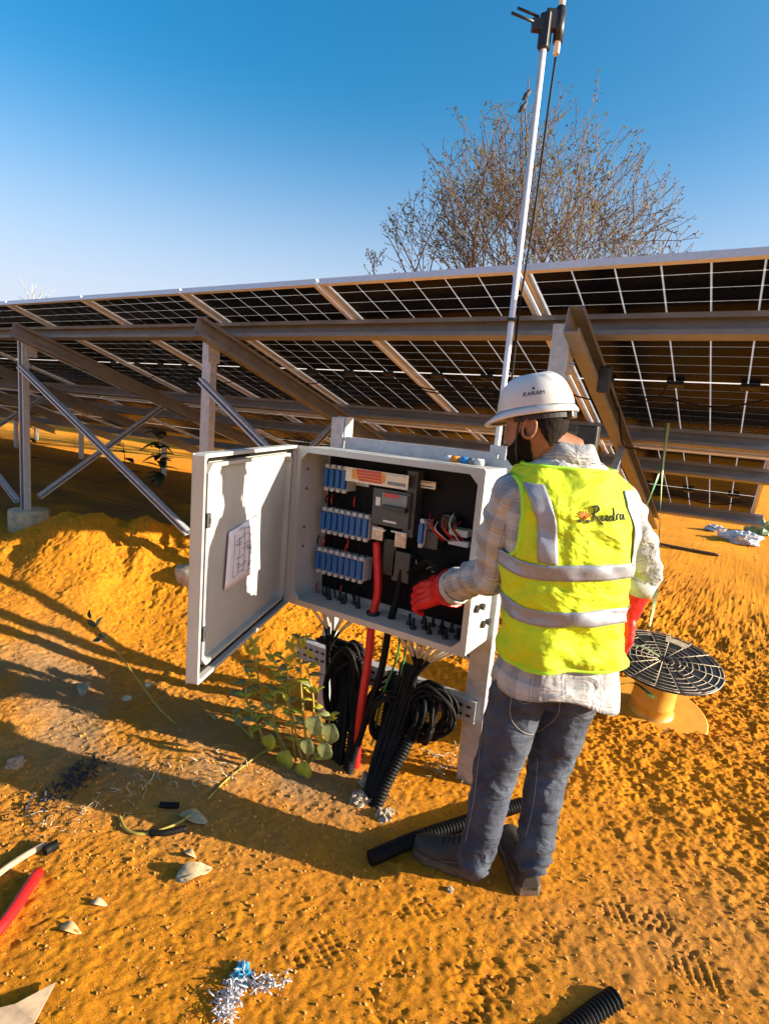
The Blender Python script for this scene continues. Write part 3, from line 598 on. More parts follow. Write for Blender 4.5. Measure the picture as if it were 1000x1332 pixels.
panelq((584, 686), (607, 700), YB - 0.05, 0.05, M['white'], 'monitor_unit'); panelq((586, 684), (606, 691), YB - 0.056, 0.006, M['pcb'], 'circuit_board'); panelq((583, 701), (608, 713), YB - 0.06, 0.03, M['fusewhite'], 'terminal_block')
for i in range(9):
    px = 575 + i * 3.6; a = aty(px, 704, YB - 0.06); b = aty(560 + i * 5, 668 + (i % 3) * 5, YB - 0.05)
    wire([a, a.lerp(b, 0.4) + Vector((-0.015, -0.04 - 0.006 * (i % 3), 0.02)), b], 0.0028, (M['redlabel'], M['redlabel'], M['stickerw'], M['rubber'])[i % 4], cb)
for i in range(7):
    a = aty(530 + i * 3, 745, YB - 0.05); b = aty(608 - i * 2, 735 + i * 7, YB - 0.05)
    wire([a, a.lerp(b, 0.35) + Vector((0, -0.05, 0.045 + 0.006 * i)), a.lerp(b, 0.7) + Vector((0, -0.05, 0.035)), b], 0.006, M['rubber'], cb)
for i in range(6):
    a = aty(536 + i * 5, 726 + i * 2, YB - 0.03); wire([a, a + Vector((0.02, -0.02, -0.02)), a + Vector((0.05, -0.02, -0.03 + 0.01 * i))], 0.003, M['galv'] if i % 2 else M['rubber'], cb)
# cable glands through the floor
gl = MB(); gl.tube([(0, 0, -0.03), (0, 0, 0.0), (0, 0, 0.001), (0, 0, 0.012), (0, 0, 0.013), (0, 0, 0.045)], [0.008, 0.008, 0.013, 0.013, 0.007, 0.006], 10); gland_me = gl.mesh('cable_gland'); gland_me.materials.append(M['blackp'])
def gland(x, y, sc=1):
    o = link('cable_gland', gland_me, cb); o.location = Vector((x, y, BZ0 + T)) - OFF[cb.name]; o.scale = (sc, sc, sc)
for i in range(6): gland(-1.585 + i * 0.042, 2.10 - (i % 2) * 0.03)
for i in range(8): gland(-1.10 + i * 0.038, 2.06 - (i % 2) * 0.035, 1.05)
for i in range(5): gland(-1.06 + i * 0.045, 2.115)
for (i, (px, py)) in enumerate(((395, 640), (393, 664), (391, 715), (389, 736))):
    pass
mb = MB()
for zz in (1.30, 1.21, 1.03, 0.94): mb.cyl((BX0 + T - 0.002, 2.0, zz), (BX0 + T + 0.004, 2.0, zz), 0.006, 8)
mb.build('screw', M['gear'], cb, kind='stuff')
for zz in (0.775, 0.86):
    mb = MB(); mb.cyl((BX1 - 0.003, 2.0 + (0.86 - zz), zz), (BX1 + 0.012, 2.0 + (0.86 - zz), zz), 0.016, 12); mb.cyl((BX1 + 0.006, 2.045 + (0.86 - zz), zz), (BX1 + 0.018, 2.045 + (0.86 - zz), zz), 0.014, 12); mb.build('breather_plug', M['blackp'], cb)
# door
HG = Vector((-1.682, 1.938, 0)); E1 = Vector((0.392, -0.92, 0)).normalized(); EN = Vector((0.92, 0.392, 0)).normalized(); DL = 0.875
Pd = lambda a, d, b: HG + E1 * a + EN * d + Vector((0, 0, b))
axd = (E1, EN, Vector((0, 0, 1)))
mb = MB(); mb.bbox(Pd(DL / 2, -0.032, cz), (DL, 0.006, wZ + 0.01), axd, 0.003)
frame_ring(mb, lambda a, d, b: Pd(a, d, b), ringpoly(0.0, DL, BZ0 - 0.005, BZ1 + 0.005, 0.006), ringpoly(0.012, DL - 0.012, BZ0 + 0.007, BZ1 - 0.007, 0.01), -0.030, 0.006)
frame_ring(mb, lambda a, d, b: Pd(a, d, b), ringpoly(0.030, DL - 0.05, BZ0 + 0.028, BZ1 - 0.028, 0.03), ringpoly(0.042, DL - 0.062, BZ0 + 0.040, BZ1 - 0.040, 0.03), -0.030, -0.006)
door = mb.build('door', M['grpin'], cb)
mb = MB(); frame_ring(mb, lambda a, d, b: Pd(a, d, b), ringpoly(0.014, DL - 0.018, BZ0 + 0.009, BZ1 - 0.009, 0.01), ringpoly(0.027, DL - 0.047, BZ0 + 0.022, BZ1 - 0.022, 0.02), -0.0295, -0.014); mb.build('gasket', M['rubber'], door)
for zz in (1.20, 0.835):
    mb = MB(); mb.bbox(Pd(DL - 0.035, 0.004, zz), (0.022, 0.014, 0.046), axd, 0.003); mb.bbox(Pd(DL - 0.035, 0.012, zz), (0.010, 0.006, 0.018), axd, 0.001); mb.build('latch', M['gear'], door)
for zz in (1.25, 0.83):
    mb = MB(); mb.cyl(Vector((-1.684, 1.942, zz - 0.04)), Vector((-1.684, 1.942, zz + 0.04)), 0.008, 10); mb.build('hinge', M['grp'], door)
# sheet of paper taped inside the door
nD = HG.x * EN.x + HG.y * EN.y
def ond(px, py, d): return atn(px, py, EN.x, EN.y, nD + d)
pc = [ond(298, 692, -0.018), ond(338, 668, -0.018), ond(338, 740, -0.018), ond(292, 768, -0.018)]
mb = MB(); NU, NV = 8, 8; vs_ = []
for j in range(NV + 1):
    for i in range(NU + 1):
        p = pc[0].lerp(pc[1], i / NU).lerp(pc[3].lerp(pc[2], i / NU), j / NV); vs_.append(p + EN * (0.003 * math.sin(i * 1.1) * math.cos(j * 0.7)))
mb.add(vs_, [(j * (NU + 1) + i, j * (NU + 1) + i + 1, (j + 1) * (NU + 1) + i + 1, (j + 1) * (NU + 1) + i) for j in range(NV) for i in range(NU)], smooth=True)
pr = thing('paper_sheet', 'white sheet with handwritten wiring notes taped inside the open box door', 'paper', (pc[3] + Vector((0, 0, 0))))
sh_ = mb.build('sheet', M['paper'], pr); sm_ = sh_.modifiers.new('thick', 'SOLIDIFY'); sm_.thickness = 0.0006
mb = MB(); rr_ = random.Random(3)
def pp(u, v): return pc[0].lerp(pc[1], u).lerp(pc[3].lerp(pc[2], u), v) + EN * 0.0045
for k in range(26):
    u = 0.12 + 0.6 * rr_.random(); v = 0.06 + 0.85 * k / 26; L_ = 0.06 + 0.22 * rr_.random(); pts = []
    for j in range(9): pts.append(pp(min(0.93, u + L_ * j / 8), v + 0.012 * (rr_.random() - 0.5) * 2))
    mb.tube(pts, 0.0009, 4)
for k in range(5):
    u = 0.15 + 0.15 * k; mb.tube([pp(u, 0.1 + 0.1 * (k % 2)), pp(u + 0.02, 0.45), pp(u, 0.85)], 0.0009, 4)
mb.build('handwriting', M['ink'], pr, kind='stuff')

# connectors lying on the box top
ct = thing('cable_connector', 'orange and blue cable connectors lying on top of the grey box', 'connector', (-0.93, 2.05, BZ1 + 0.004))
for (px, m_, L_) in ((583, 'fusewhite', 0.03), (592, 'orangep', 0.035), (604, 'bluep', 0.035), (614, 'gearl', 0.03), (622, 'fusewhite', 0.04)):
    a = aty(px, 602 + (px - 583) * 0.1, 2.06); mb = MB(); mb.tube([(a.x - L_ / 2, 2.06, BZ1 + 0.018), (a.x - L_ / 2 + 0.004, 2.058, BZ1 + 0.018), (a.x + L_ / 2, 2.055, BZ1 + 0.018)], [0.010, 0.014, 0.013], 10); mb.build('connector_body', M[m_], ct)

# ------------------------------------------------------------------ mast
mz = lambda py, px: aty(px, py, 2.235)
mt = thing('antenna_mast', 'tall slim silver antenna pole with black bracket rising behind the grey box', 'mast', (-0.845, 2.235, 0))
mb = MB(); mb.cyl((-0.876, 2.262, -0.05), (-0.876, 2.262, 2.99), 0.0128, 16); mb.build('pole', M['alu'], mt)
ztop = 2.99
RI = Vector((0.84, 0.535, 0)).normalized()
P0 = Vector((-0.876, 2.262, ztop))
mb = MB(); mb.bbox(P0 + Vector((0, 0, 0.03)), (0.040, 0.040, 0.12), b=0.006); mb.bbox(P0 - RI * 0.028 + Vector((0, 0, 0.05)), (0.05, 0.030, 0.042), (RI, Vector((-RI.y, RI.x, 0)), Vector((0, 0, 1))), 0.006); mb.build('bracket', M['blackp'], mt)
for (dz, dy) in ((0.05, -0.02), (0.095, 0.03)):
    a = P0 - RI * 0.04 + Vector((0, dy, dz)); mb = MB(); mb.cyl(a, a - RI * 0.085 + Vector((0, 0, 0.022)), 0.005, 8); mb.build('antenna', M['blackp'], mt)
mb = MB(); mb.cyl(P0 + RI * 0.05 + Vector((0, 0, -0.04)), P0 + RI * 0.05 + Vector((0, 0, 0.55)), 0.0120, 14); mb.build('upper_tube', M['white'], mt)
mb = MB(); mb.cyl(P0 + RI * 0.05 + Vector((0, 0, 0.0)), P0 + RI * 0.05 + Vector((0, 0, 0.115)), 0.0185, 14); mb.bbox(P0 + RI * 0.025 + Vector((0, 0, 0.07)), (0.06, 0.03, 0.07), (RI, Vector((-RI.y, RI.x, 0)), Vector((0, 0, 1))), 0.005); mb.build('clamp', M['blackp'], mt)
mb = MB(); mb.tube(spline([P0 + RI * 0.05 + Vector((0, 0, -0.05)), P0 + RI * 0.045 + Vector((0, 0, -0.25)), P0 + RI * 0.04 + Vector((0, 0, -0.6)), P0 + RI * 0.025 + Vector((0, 0, -0.95)), P0 + RI * 0.026 - CB * -0.01 + Vector((0, 0, -1.25)), P0 + RI * 0.02 + Vector((0, 0, -1.5))], 6), 0.0045, 6); mb.build('antenna_cable', M['rubber'], mt)
for z_ in (1.98, 1.3): 
    mb = MB(); mb.cyl((-0.876, 2.262, z_), (-0.876, 2.262, z_ + 0.012), 0.021, 14); mb.build('cable_tie', M['blackp'], mt)

# ------------------------------------------------------------------ cables under the box
def cable(name, pts, r, m, label, cat='cable', group=None, corr=False, n=10, k=8):
    P_ = spline(pts, k)
    if corr:
        Q = []; 
        L_ = sum((P_[i + 1] - P_[i]).length for i in range(len(P_) - 1)); N_ = max(8, int(L_ / 0.0035)); acc = 0; j = 0; d = []
        cum = [0]
        for i in range(len(P_) - 1): cum.append(cum[-1] + (P_[i + 1] - P_[i]).length)
        for i in range(N_ + 1):
            s_ = L_ * i / N_
            while j < len(cum) - 2 and cum[j + 1] < s_: j += 1
            Q.append(P_[j].lerp(P_[j + 1], (s_ - cum[j]) / max(1e-6, cum[j + 1] - cum[j])))
        rr = [r * (1.0 if (i % 4) < 2 else 0.80) for i in range(len(Q))]
        w = MB(); w.tube(Q, rr, n)
    else:
        w = MB(); w.tube(P_, r, n)
    return single(w, name, m, label, cat, group)
rc = thing('red_cable', 'thick red cable running up out of the ground into the box', 'cable', (-1.25, 1.95, 0))
bx = aty(486, 800, 2.06).x
mb = MB(); mb.tube(spline([Vector((bx + 0.03, 1.97, -0.03)), Vector((bx + 0.018, 1.99, 0.25)), Vector((bx + 0.010, 2.03, 0.5)), Vector((bx, 2.05, 0.68)), Vector((bx + 0.004, 2.07, 0.80)), aty(490, 705, YB - 0.05)], 8), 0.0185, 14); mb.build('sheath', M['red'], rc)
mb = MB(); mb.cyl(Vector((bx, 2.05, BZ0 + T)), Vector((bx, 2.05, BZ0 + T + 0.012)), 0.03, 16); mb.build('grommet', M['blackp'], rc)
b2 = aty(505, 828, 2.06).x
cable('black_cable', [(b2 - 0.07, 1.93, -0.03), (b2 - 0.045, 1.99, 0.2), (b2 - 0.01, 2.04, 0.45), (b2, 2.06, 0.66), (b2 + 0.01, 2.09, 0.80), (b2 + 0.02, 2.11, 1.0)], 0.016, M['rubber'], 'thick black cable just right of the red cable below the box')
for i, dx in enumerate((0.0, 0.03)):
    a = aty(518 + i * 9, 830, 2.06); cable('green_wire', [(a.x - 0.05, 2.0, 0.12), (a.x - 0.035 + dx, 2.03, 0.35), (a.x + 0.01, 2.05, 0.55), (a.x, 2.06, 0.69)], 0.005, M['greenwire'], ('green earth wire hanging under the box floor, left one', 'green earth wire hanging under the box floor, right one')[i], 'wire')
# two fans of tails that gather into bundles
def fan(name, label, xs_, z0, gather, mid, end, n, seed):
    t = thing(name, label, 'cable bundle', end); r_ = random.Random(seed)
    for i in range(n):
        x = xs_[0] + (xs_[1] - xs_[0]) * i / (n - 1); y = 2.05 + 0.05 * (i % 2); top = Vector((x, y, z0)); g_ = Vector(gather) + Vector((0.012 * r_.uniform(-1, 1), 0.012 * r_.uniform(-1, 1), 0))
        m1 = top.lerp(g_, 0.62) + Vector((0, 0, 0.015))
        w = MB(); w.tube([top + Vector((0, -0.03, 0)), top + Vector((0, -0.03, -0.03)), m1], 0.0066, 6); w.build('cable_tail', M['ferrule'], t)
        o_ = Vector((0.018 * r_.uniform(-1, 1), 0.018 * r_.uniform(-1, 1), 0))
        w = MB(); w.tube(spline([m1, g_, Vector(mid) + o_, Vector(end) + o_ * 1.6 + Vector((0, 0, -0.04))], 6), 0.006, 6); w.build('cable', M['rubber'], t)
    return t
fan('cable_bundle', 'left fan of pale tipped black cables gathered under the box', (-1.60, -1.36), BZ0 - 0.0, (-1.50, 2.05, 0.47), (-1.52, 2.09, 0.40), (-1.40, 2.0, 0.02), 9, 1)
fan('cable_bundle', 'right fan of pale tipped black cables gathered under the box', (-1.12, -0.86), BZ0 - 0.0, (-1.04, 2.03, 0.48), (-1.06, 2.02, 0.36), (-1.08, 1.86, 0.0), 13, 2)
# corrugated conduits
conds = [
 ([(-1.52, 2.10, 0.44), (-1.49, 2.10, 0.43), (-1.42, 2.08, 0.30), (-1.37, 2.0, 0.10), (-1.33, 1.95, -0.05)], 0.026, 'black ribbed conduit leftmost of those under the box'),
 ([(-1.46, 2.12, 0.46), (-1.42, 2.13, 0.45), (-1.36, 2.10, 0.30), (-1.30, 2.0, 0.10), (-1.27, 1.93, -0.05)], 0.028, 'black ribbed conduit bent over the lower channel left of the red cable'),
 ([(-1.41, 2.13, 0.42), (-1.36, 2.12, 0.40), (-1.33, 2.06, 0.26), (-1.29, 1.98, 0.10), (-1.24, 1.90, -0.05)], 0.022, 'thin black ribbed conduit hugging the red cable on its left'),
 ([(-1.06, 2.10, 0.42), (-1.05, 2.06, 0.34), (-1.05, 1.96, 0.20), (-1.06, 1.86, 0.07), (-1.07, 1.80, -0.05)], 0.026, 'black ribbed conduit leaning down to the pale rags, left of its twin'),
 ([(-1.0, 2.10, 0.40), (-0.99, 2.05, 0.32), (-1.01, 1.95, 0.19), (-1.03, 1.86, 0.07), (-1.04, 1.79, -0.05)], 0.026, 'black ribbed conduit leaning down to the pale rags, right of its twin'),
 ([(-1.18, 2.10, 0.44), (-1.17, 2.08, 0.36), (-1.14, 2.0, 0.22), (-1.11, 1.90, 0.08), (-1.09, 1.84, -0.05)], 0.024, 'black ribbed conduit in the middle between the two cable fans')]
for pts, r, lb in conds: cable('corrugated_conduit', pts, r, M['rubber'], lb, 'conduit', 'black corrugated conduits under the box', corr=True, n=12)
dr = thing('cable_bundle', 'thick drape of black cables over the lower channel left of the red cable', 'cable bundle', (-1.33, 1.95, 0))
for i in range(12):
    a = i / 11; mb = MB(); mb.tube(spline([(-1.57 + 0.03 * math.sin(i * 3), 2.09 + 0.02 * math.cos(i * 2), 0.48), (-1.50 + 0.09 * a, 2.12, 0.47 - 0.02 * (i % 3)), (-1.45 + 0.12 * a, 2.09 - 0.02 * (i % 2), 0.28), (-1.39 + 0.12 * a, 2.02 - 0.04 * (i % 3) / 2, 0.10), (-1.37 + 0.12 * a, 1.96 - 0.03 * (i % 2), -0.04)], 8), 0.0115, 8); mb.build('cable', M['rubber'], dr)
dr = thing('cable_bundle', 'straight sheaf of black cables dropping beside the ribbed conduits to the rags', 'cable bundle', (-1.07, 1.82, 0))
for i in range(10):
    a = i / 9; mb = MB(); mb.tube(spline([(-1.11 + 0.07 * a, 2.06, 0.52), (-1.13 + 0.09 * a, 2.03 - 0.02 * (i % 2), 0.34), (-1.13 + 0.07 * a, 1.93, 0.16 + 0.01 * (i % 3)), (-1.11 + 0.06 * a, 1.85 - 0.02 * (i % 2), 0.04), (-1.10 + 0.05 * a, 1.82, -0.04)], 8), 0.010, 8); mb.build('cable', M['rubber'], dr)
# loops of spare cable hanging on the lower channel
def coil(label, c, rad, turns, r, ax1, ax2, thick, seed):
    t = thing('cable_coil', label, 'cable coil', (c[0], c[1], c[2] - rad)); r_ = random.Random(seed)
    for i in range(turns):
        w = MB(); pts = []; rr = rad * (1 + 0.22 * r_.uniform(-1, 1)); o_ = Vector(ax1).cross(Vector(ax2)) * thick * r_.uniform(-1, 1); ph = r_.random() * 6
        for j in range(33):
            a = 2 * PI * j / 32; pts.append(Vector(c) + o_ + Vector(ax1) * (rr * math.cos(a) * (1 + 0.13 * math.sin(2 * a + ph))) + Vector(ax2) * (rr * 1.12 * math.sin(a) * (1 + 0.10 * math.sin(a * 3 + ph))))
        w.tube(pts, r, 8); w.build('cable_loop', M['rubber'], t)
    return t
coil('round coil of spare black cable hanging on the lower channel, right side', (-0.965, 2.08, 0.34), 0.085, 12, 0.0075, (0.97, 0.2, 0), (0, 0, 1), 0.05, 5)
coil('smaller twisted loop of spare black cable hanging in front of the round coil', (-1.0, 2.04, 0.31), 0.07, 7, 0.0075, (0.75, -0.66, 0), (0.1, 0.2, 1), 0.04, 15)
coil('loose tangle of black cable between the two conduit groups under the box', (-1.17, 2.05, 0.27), 0.07, 8, 0.0075, (0.85, 0.5, 0), (0.15, 0.0, 1.5), 0.05, 25)
coil('long black cable loops draped over the lower channel, left side', (-1.42, 2.10, 0.28), 0.08, 12, 0.008, (0.9, 0.3, 0), (0, 0, 2.0), 0.05, 6)

# ------------------------------------------------------------------ the man
VF = Vector((-0.28, 0.96, 0)).normalized()
def body(px, py, d): return atn(px, py, VF.x, VF.y, d)
FA = math.radians(131); F = Vector((math.cos(FA), math.sin(FA), 0)); L = Vector((math.cos(FA + PI / 2), math.sin(FA + PI / 2), 0))
man = thing('person', 'man in a white helmet and yellow green vest working at the open box', 'person', (-0.52, 1.75, 0))
MO = OFF[man.name]
pel = body(722, 850, 1.86); 
spx = [0.70, 0.80, 0.90, 1.00, 1.10, 1.20, 1.30, 1.37, 1.41, 1.445, 1.475, 1.51]
SPC = {}
cA = body(722, 880, 1.84); cBn = body(736, 600, 1.84)
def spine(z):
    t = (z - 0.8) / (1.48 - 0.8); x = cA.x + (cBn.x - cA.x) * t; y = cA.y + (cBn.y - cA.y) * t
    return Vector((x, y, z)) - F * (0.02 * math.sin(max(0, min(1, t)) * PI))
TA = [0.165, 0.172, 0.168, 0.162, 0.170, 0.182, 0.192, 0.190, 0.168, 0.125, 0.088, 0.072]
TB = [0.125, 0.130, 0.125, 0.120, 0.124, 0.132, 0.132, 0.122, 0.105, 0.088, 0.078, 0.072]
def torso_pt(th, z, off=0.0, wr=0.0):
    a = lerpl(spx, TA, z) + off; b = lerpl(spx, TB, z) + off; c, s_ = math.cos(th), math.sin(th); e = 2 / 2.5
    l = a * math.copysign(abs(c) ** e, c); f = b * math.copysign(abs(s_) ** e, s_)
    p = spine(z) + L * l + F * f
    if wr:
        n = (L * c + F * s_)
        w = noise.noise(Vector((l * 9, f * 9, z * 5))) * 0.7 + noise.noise(Vector((l * 5 + z * 9, f * 5, z * 17 - l * 9))) * 0.9 + 0.5 * noise.noise(Vector((l * 25, f * 25, z * 26)))
        k_ = 0.6 + 0.8 * max(0, min(1, (1.15 - z) / 0.3))
        p += n * (w * wr * k_)
    return p
def torso_mesh(z0, z1, off, wr, nz_=60, nt=96, cut=None, uv=None):
    mb = MB(); rings = []
    for i in range(nz_ + 1):
        z = z0 + (z1 - z0) * i / nz_
        rings.append([torso_pt(2 * PI * k / nt, z, off(z) if callable(off) else off, wr) for k in range(nt)])
    mb.loft(rings, caps=False, uv=uv or False)
    if cut:
        keep = []; uvn = {}
        for fi, f in enumerate(mb.f):
            c = sum((mb.v[i] for i in f), Vector()) / 4
            if not cut(c): 
                if fi in mb.uv: uvn[len(keep)] = mb.uv[fi]
                keep.append(f)
        mb.f = keep; mb.uv = uvn; mb.smooth = [True] * len(keep)
    return mb
def lat(p): 
    d = p - spine(p.z); return d.dot(L), d.dot(F)
def bake(o, mods):
    dg = bpy.context.evaluated_depsgraph_get(); dg.update(); me = bpy.data.meshes.new_from_object(o.evaluated_get(dg)); o.modifiers.clear(); old = o.data; o.data = me; bpy.data.meshes.remove(old)
# joints
shL = spine(1.345) + L * 0.172; shR = spine(1.345) - L * 0.172
elL = body(640, 742, 1.86); wrL = aty(586, 766, 1.93)
hL = aty(538, 776, 1.975)
elR = body(838, 738, 1.98); wrR = body(820, 770, 2.0); hR = body(808, 842, 1.985)
hipL = body(682, 880, 1.80); hipR = body(752, 870, 1.90)
knL = body(645, 1000, 1.79); knR = body(712, 1000, 1.90)
anL = body(620, 1112, 1.75); anR = body(693, 1112, 1.83)
headc = body(696, 553, 1.82)
HA = math.radians(179); hf = Vector((math.cos(HA), math.sin(HA), -0.16)).normalized(); hl = Vector((math.cos(HA + PI / 2), math.sin(HA + PI / 2), 0)); hu = hf.cross(hl).normalized()
# continuous body (mostly under the clothes): torso, neck, head, arms, legs
bm_ = MB()
rings = []
for z in spx[2:]: rings.append([torso_pt(2 * PI * k / 32, z, -0.035) for k in range(32)])
bm_.loft(rings)
neck0 = spine(1.44); bm_.tube([neck0, spine(1.50) + F * 0.005, headc - hu * 0.05 - hf * 0.02, headc - hf * 0.01], [0.075, 0.060, 0.058, 0.06], 20)
for (a, b, c, d) in ((shL, elL, wrL, hL), (shR, elR, wrR, hR)):
    bm_.caps_tube([spine(1.38).lerp(a, 0.6), a, a.lerp(b, 0.5), b, b.lerp(c, 0.5), c, c.lerp(d, 0.12)], [0.06, 0.055, 0.048, 0.042, 0.04, 0.028, 0.024])
for (a, b, c) in ((hipL, knL, anL), (hipR, knR, anR)):
    bm_.caps_tube([a + Vector((0, 0, 0.04)), a, a.lerp(b, 0.5), b, b.lerp(c, 0.35), c, c + Vector((0, 0, -0.03))], [0.06, 0.06, 0.052, 0.042, 0.040, 0.030, 0.030])
# head: slices along the head axis with a face profile
def head_pt(h, th, g=0.0):
    """h -0.12 chin .. 0.12 crown ; th 0 = front"""
    fr_ = lerpl([-0.125, -0.115, -0.095, -0.075, -0.055, -0.04, -0.02, 0.0, 0.02, 0.05, 0.09, 0.115, 0.125], [0.035, 0.075, 0.088, 0.083, 0.088, 0.086, 0.086, 0.085, 0.092, 0.092, 0.075, 0.040, 0.004], h)
    bk = lerpl([-0.125, -0.10, -0.06, -0.02, 0.03, 0.07, 0.105, 0.125], [0.02, 0.045, 0.075, 0.092, 0.100, 0.090, 0.055, 0.004], h)
    wd = lerpl([-0.125, -0.105, -0.07, -0.03, 0.02, 0.06, 0.10, 0.125], [0.018, 0.045, 0.062, 0.070, 0.075, 0.072, 0.048, 0.004], h)
    c, s_ = math.cos(th), math.sin(th); e = 2 / 2.2
    x = (fr_ if c > 0 else bk) * math.copysign(abs(c) ** e, c); y = wd * math.copysign(abs(s_) ** e, s_)
    nose = 0.026 * math.exp(-(th / 0.17) ** 2) * lerpl([-0.055, -0.042, -0.035, -0.01, 0.015, 0.022], [0, 0.9, 1.0, 0.6, 0.2, 0], h)
    eye = -0.010 * math.exp(-((abs(th) - 0.40) / 0.2) ** 2) * math.exp(-((h - 0.004) / 0.013) ** 2)
    lip = 0.006 * math.exp(-(th / 0.35) ** 2) * (math.exp(-((h + 0.066) / 0.006) ** 2) + math.exp(-((h + 0.079) / 0.006) ** 2))
    r_ = 1 + g / 0.085
    return headc + (hf * (x * r_ + nose + eye + lip) + hl * (y * r_) + hu * h * (1 + g / 0.12)) * 0.95
HS = np.linspace(-0.125, 0.125, 40)
bm_.loft([[head_pt(h, 2 * PI * (k / 56) - PI) for k in range(56)] for h in HS])
# ears
for sgn in (1, -1):
    ec = headc + hl * sgn * 0.074 - hf * 0.010 + hu * (-0.012)
    pts = []
    for k in range(13):
        a = 2 * PI * k / 12; pts.append(ec + hu * (0.030 * math.sin(a)) - hf * (0.019 * math.cos(a) + 0.006 * math.sin(a)) + hl * sgn * (0.010 - 0.004 * math.cos(a)))
    bm_.tube(pts, 0.0055, 8); bm_.ball(ec, (0.016, 0.006, 0.026), 10, 8, (hf, hl, hu)); bm_.ball(ec - hu * 0.028 + hf * 0.008, 0.008, 8, 6)
bme = remeshed(bm_, 0.0045, 2, MO, None, 'body'); bo = link('body', bme, man, M['skin']); OFF[bo.name] = MO
for sgn in (1, -1):
    w = MB(); ep = head_pt(0.003, sgn * 0.40); w.ball(ep - hf * 0.009, 0.012, 12, 8); w.build('eye', M['white'], man)
    w = MB(); w.ball(ep + hf * 0.0005 , 0.0045, 8, 6); w.build('iris', M['inkblack'], man)
# hair (back and sides under the helmet) and beard
w = MB(); rings = []
for h in np.linspace(-0.075, 0.10, 24):
    lim = lerpl([-0.075, -0.03, 0.02, 0.10], [2.55, 2.0, 1.75, 1.3], h)
    rings.append([head_pt(h, lim + (2 * PI - 2 * lim) * k / 40, 0.007 + 0.003 * noise.noise(Vector((k * 0.8, h * 60, 3)))) for k in range(41)])
w.loft(rings, closed=False, caps=False); hr = w.build('hair', M['hair'], man); hr.modifiers.new('t', 'SOLIDIFY').thickness = 0.008
w = MB(); rings = []
for h in np.linspace(-0.128, 0.01, 22):
    lim = 1.62 + 0.05 * noise.noise(Vector((h * 90, 1, 1))); hole = lerpl([-0.128, -0.09, -0.085, -0.062, -0.055, -0.02, 0.01], [0.0, 0.0, 0.0, 0.45, 0.95, 1.32, 1.5], h)
    for sgn in (1, -1): pass
    rings.append((h, hole, lim))
for sgn in (1, -1):
    rr = [[head_pt(h, sgn * (hole + (lim - hole) * k / 20), 0.006 + 0.003 * noise.noise(Vector((k * 0.9, h * 70, sgn)))) for k in range(21)] for (h, hole, lim) in rings]
    w.loft(rr, closed=False, caps=False)
bd = w.build('beard', M['hair'], man); bd.modifiers.new('t', 'SOLIDIFY').thickness = 0.006
# helmet
hc = headc + hu * 0.046 - hf * 0.002
HU = (hu + hf * 0.05).normalized(); HFv = HU.cross(hl).normalized() * -1; HFv = hl.cross(HU).normalized()
hel = MB(); rings = []; NT = 72
def hel_pt(th, ph, g=0.0):
    c, s_ = math.cos(th), math.sin(th); a = 0.116 + g; b = 0.098 + g; hh = 0.108 + g
    rr = math.cos(ph) ** 0.80
    z = hh * math.sin(ph) 
    ridge = 0.008 * (math.exp(-((s_ * rr) / 0.16) ** 2)) * sst(0.35, 0.75, ph) * sst(1.57, 1.2, ph) if ph < 1.5 else 0
    ridge2 = 0.006 * math.exp(-((abs(s_) * rr - 0.42) / 0.07) ** 2) * float(sst(0.35, 0.6, ph)) * float(1 - sst(0.95, 1.15, ph))
    z += ridge + ridge2
    return hc + HFv * (a * c * rr) + hl * (b * s_ * rr) + HU * z
for i in range(27):
    ph = (PI / 2) * i / 26.3
    rings.append([hel_pt(2 * PI * k / NT, ph) for k in range(NT)])
def brim_pt(th, e, dz):
    c = math.cos(th); ext = e * (0.010 + 0.036 * max(0, c) ** 2.2); s_ = math.sin(th)
    return hc + HFv * ((0.116 + ext) * c) + hl * ((0.098 + ext * 0.8) * s_) + HU * (dz - e * (0.008 + 0.012 * max(0, c) ** 2))
brs = [[brim_pt(2 * PI * k / NT, e, dz) for k in range(NT)] for (e, dz) in ((0.6, -0.016), (1.0, -0.012), (1.03, -0.008), (1.0, -0.004), (0.5, -0.001), (0.0, 0.004))]
hel.loft(brs + rings, caps=False)
he = hel.build('helmet', M['helmet'], man); he.modifiers.new('t', 'SOLIDIFY').thickness = 0.0025
w = MB()
for sgn in (1, -1): w.tube(spline([hc + hl * sgn * 0.092 + HFv * 0.012 + HU * 0.0, headc + hl * sgn * 0.084 + hf * 0.028 - hu * 0.03, headc + hl * sgn * 0.070 + hf * 0.038 - hu * 0.085, headc + hf * 0.05 - hu * 0.135], 6), 0.006, 6, flat=0.35)
w.build('chin_strap', M['strap'], he)
w = MB(); pts = [hc + HFv * (0.104 * math.cos(a)) + hl * (0.088 * math.sin(a)) - HU * 0.022 for a in np.linspace(1.2, 2 * PI - 1.2, 24)]
w.tube(pts, 0.012, 8, flat=0.3, up=(0, 0, 1)); 
rr = [[p + HU * 0.014, p + HU * 0.014 + (p - hc).normalized() * 0.003, p - HU * 0.014 + (p - hc).normalized() * 0.003, p - HU * 0.014] for p in pts]
w = MB(); w.loft(rr, smooth=False); w.build('headband', M['strap'], he)
w = MB(); w.bbox(hc - HFv * 0.106 - HU * 0.024, (0.022, 0.05, 0.034), (HFv, hl, HU), 0.005); w.build('adjuster', M['gear'], he)
w = MB()
w.bbox(hel_pt(0.0, 0.05) , (0.004, 0.03, 0.016), (HFv, hl, HU), 0.002); w.build('helmet_slot', M['helmet'], he)
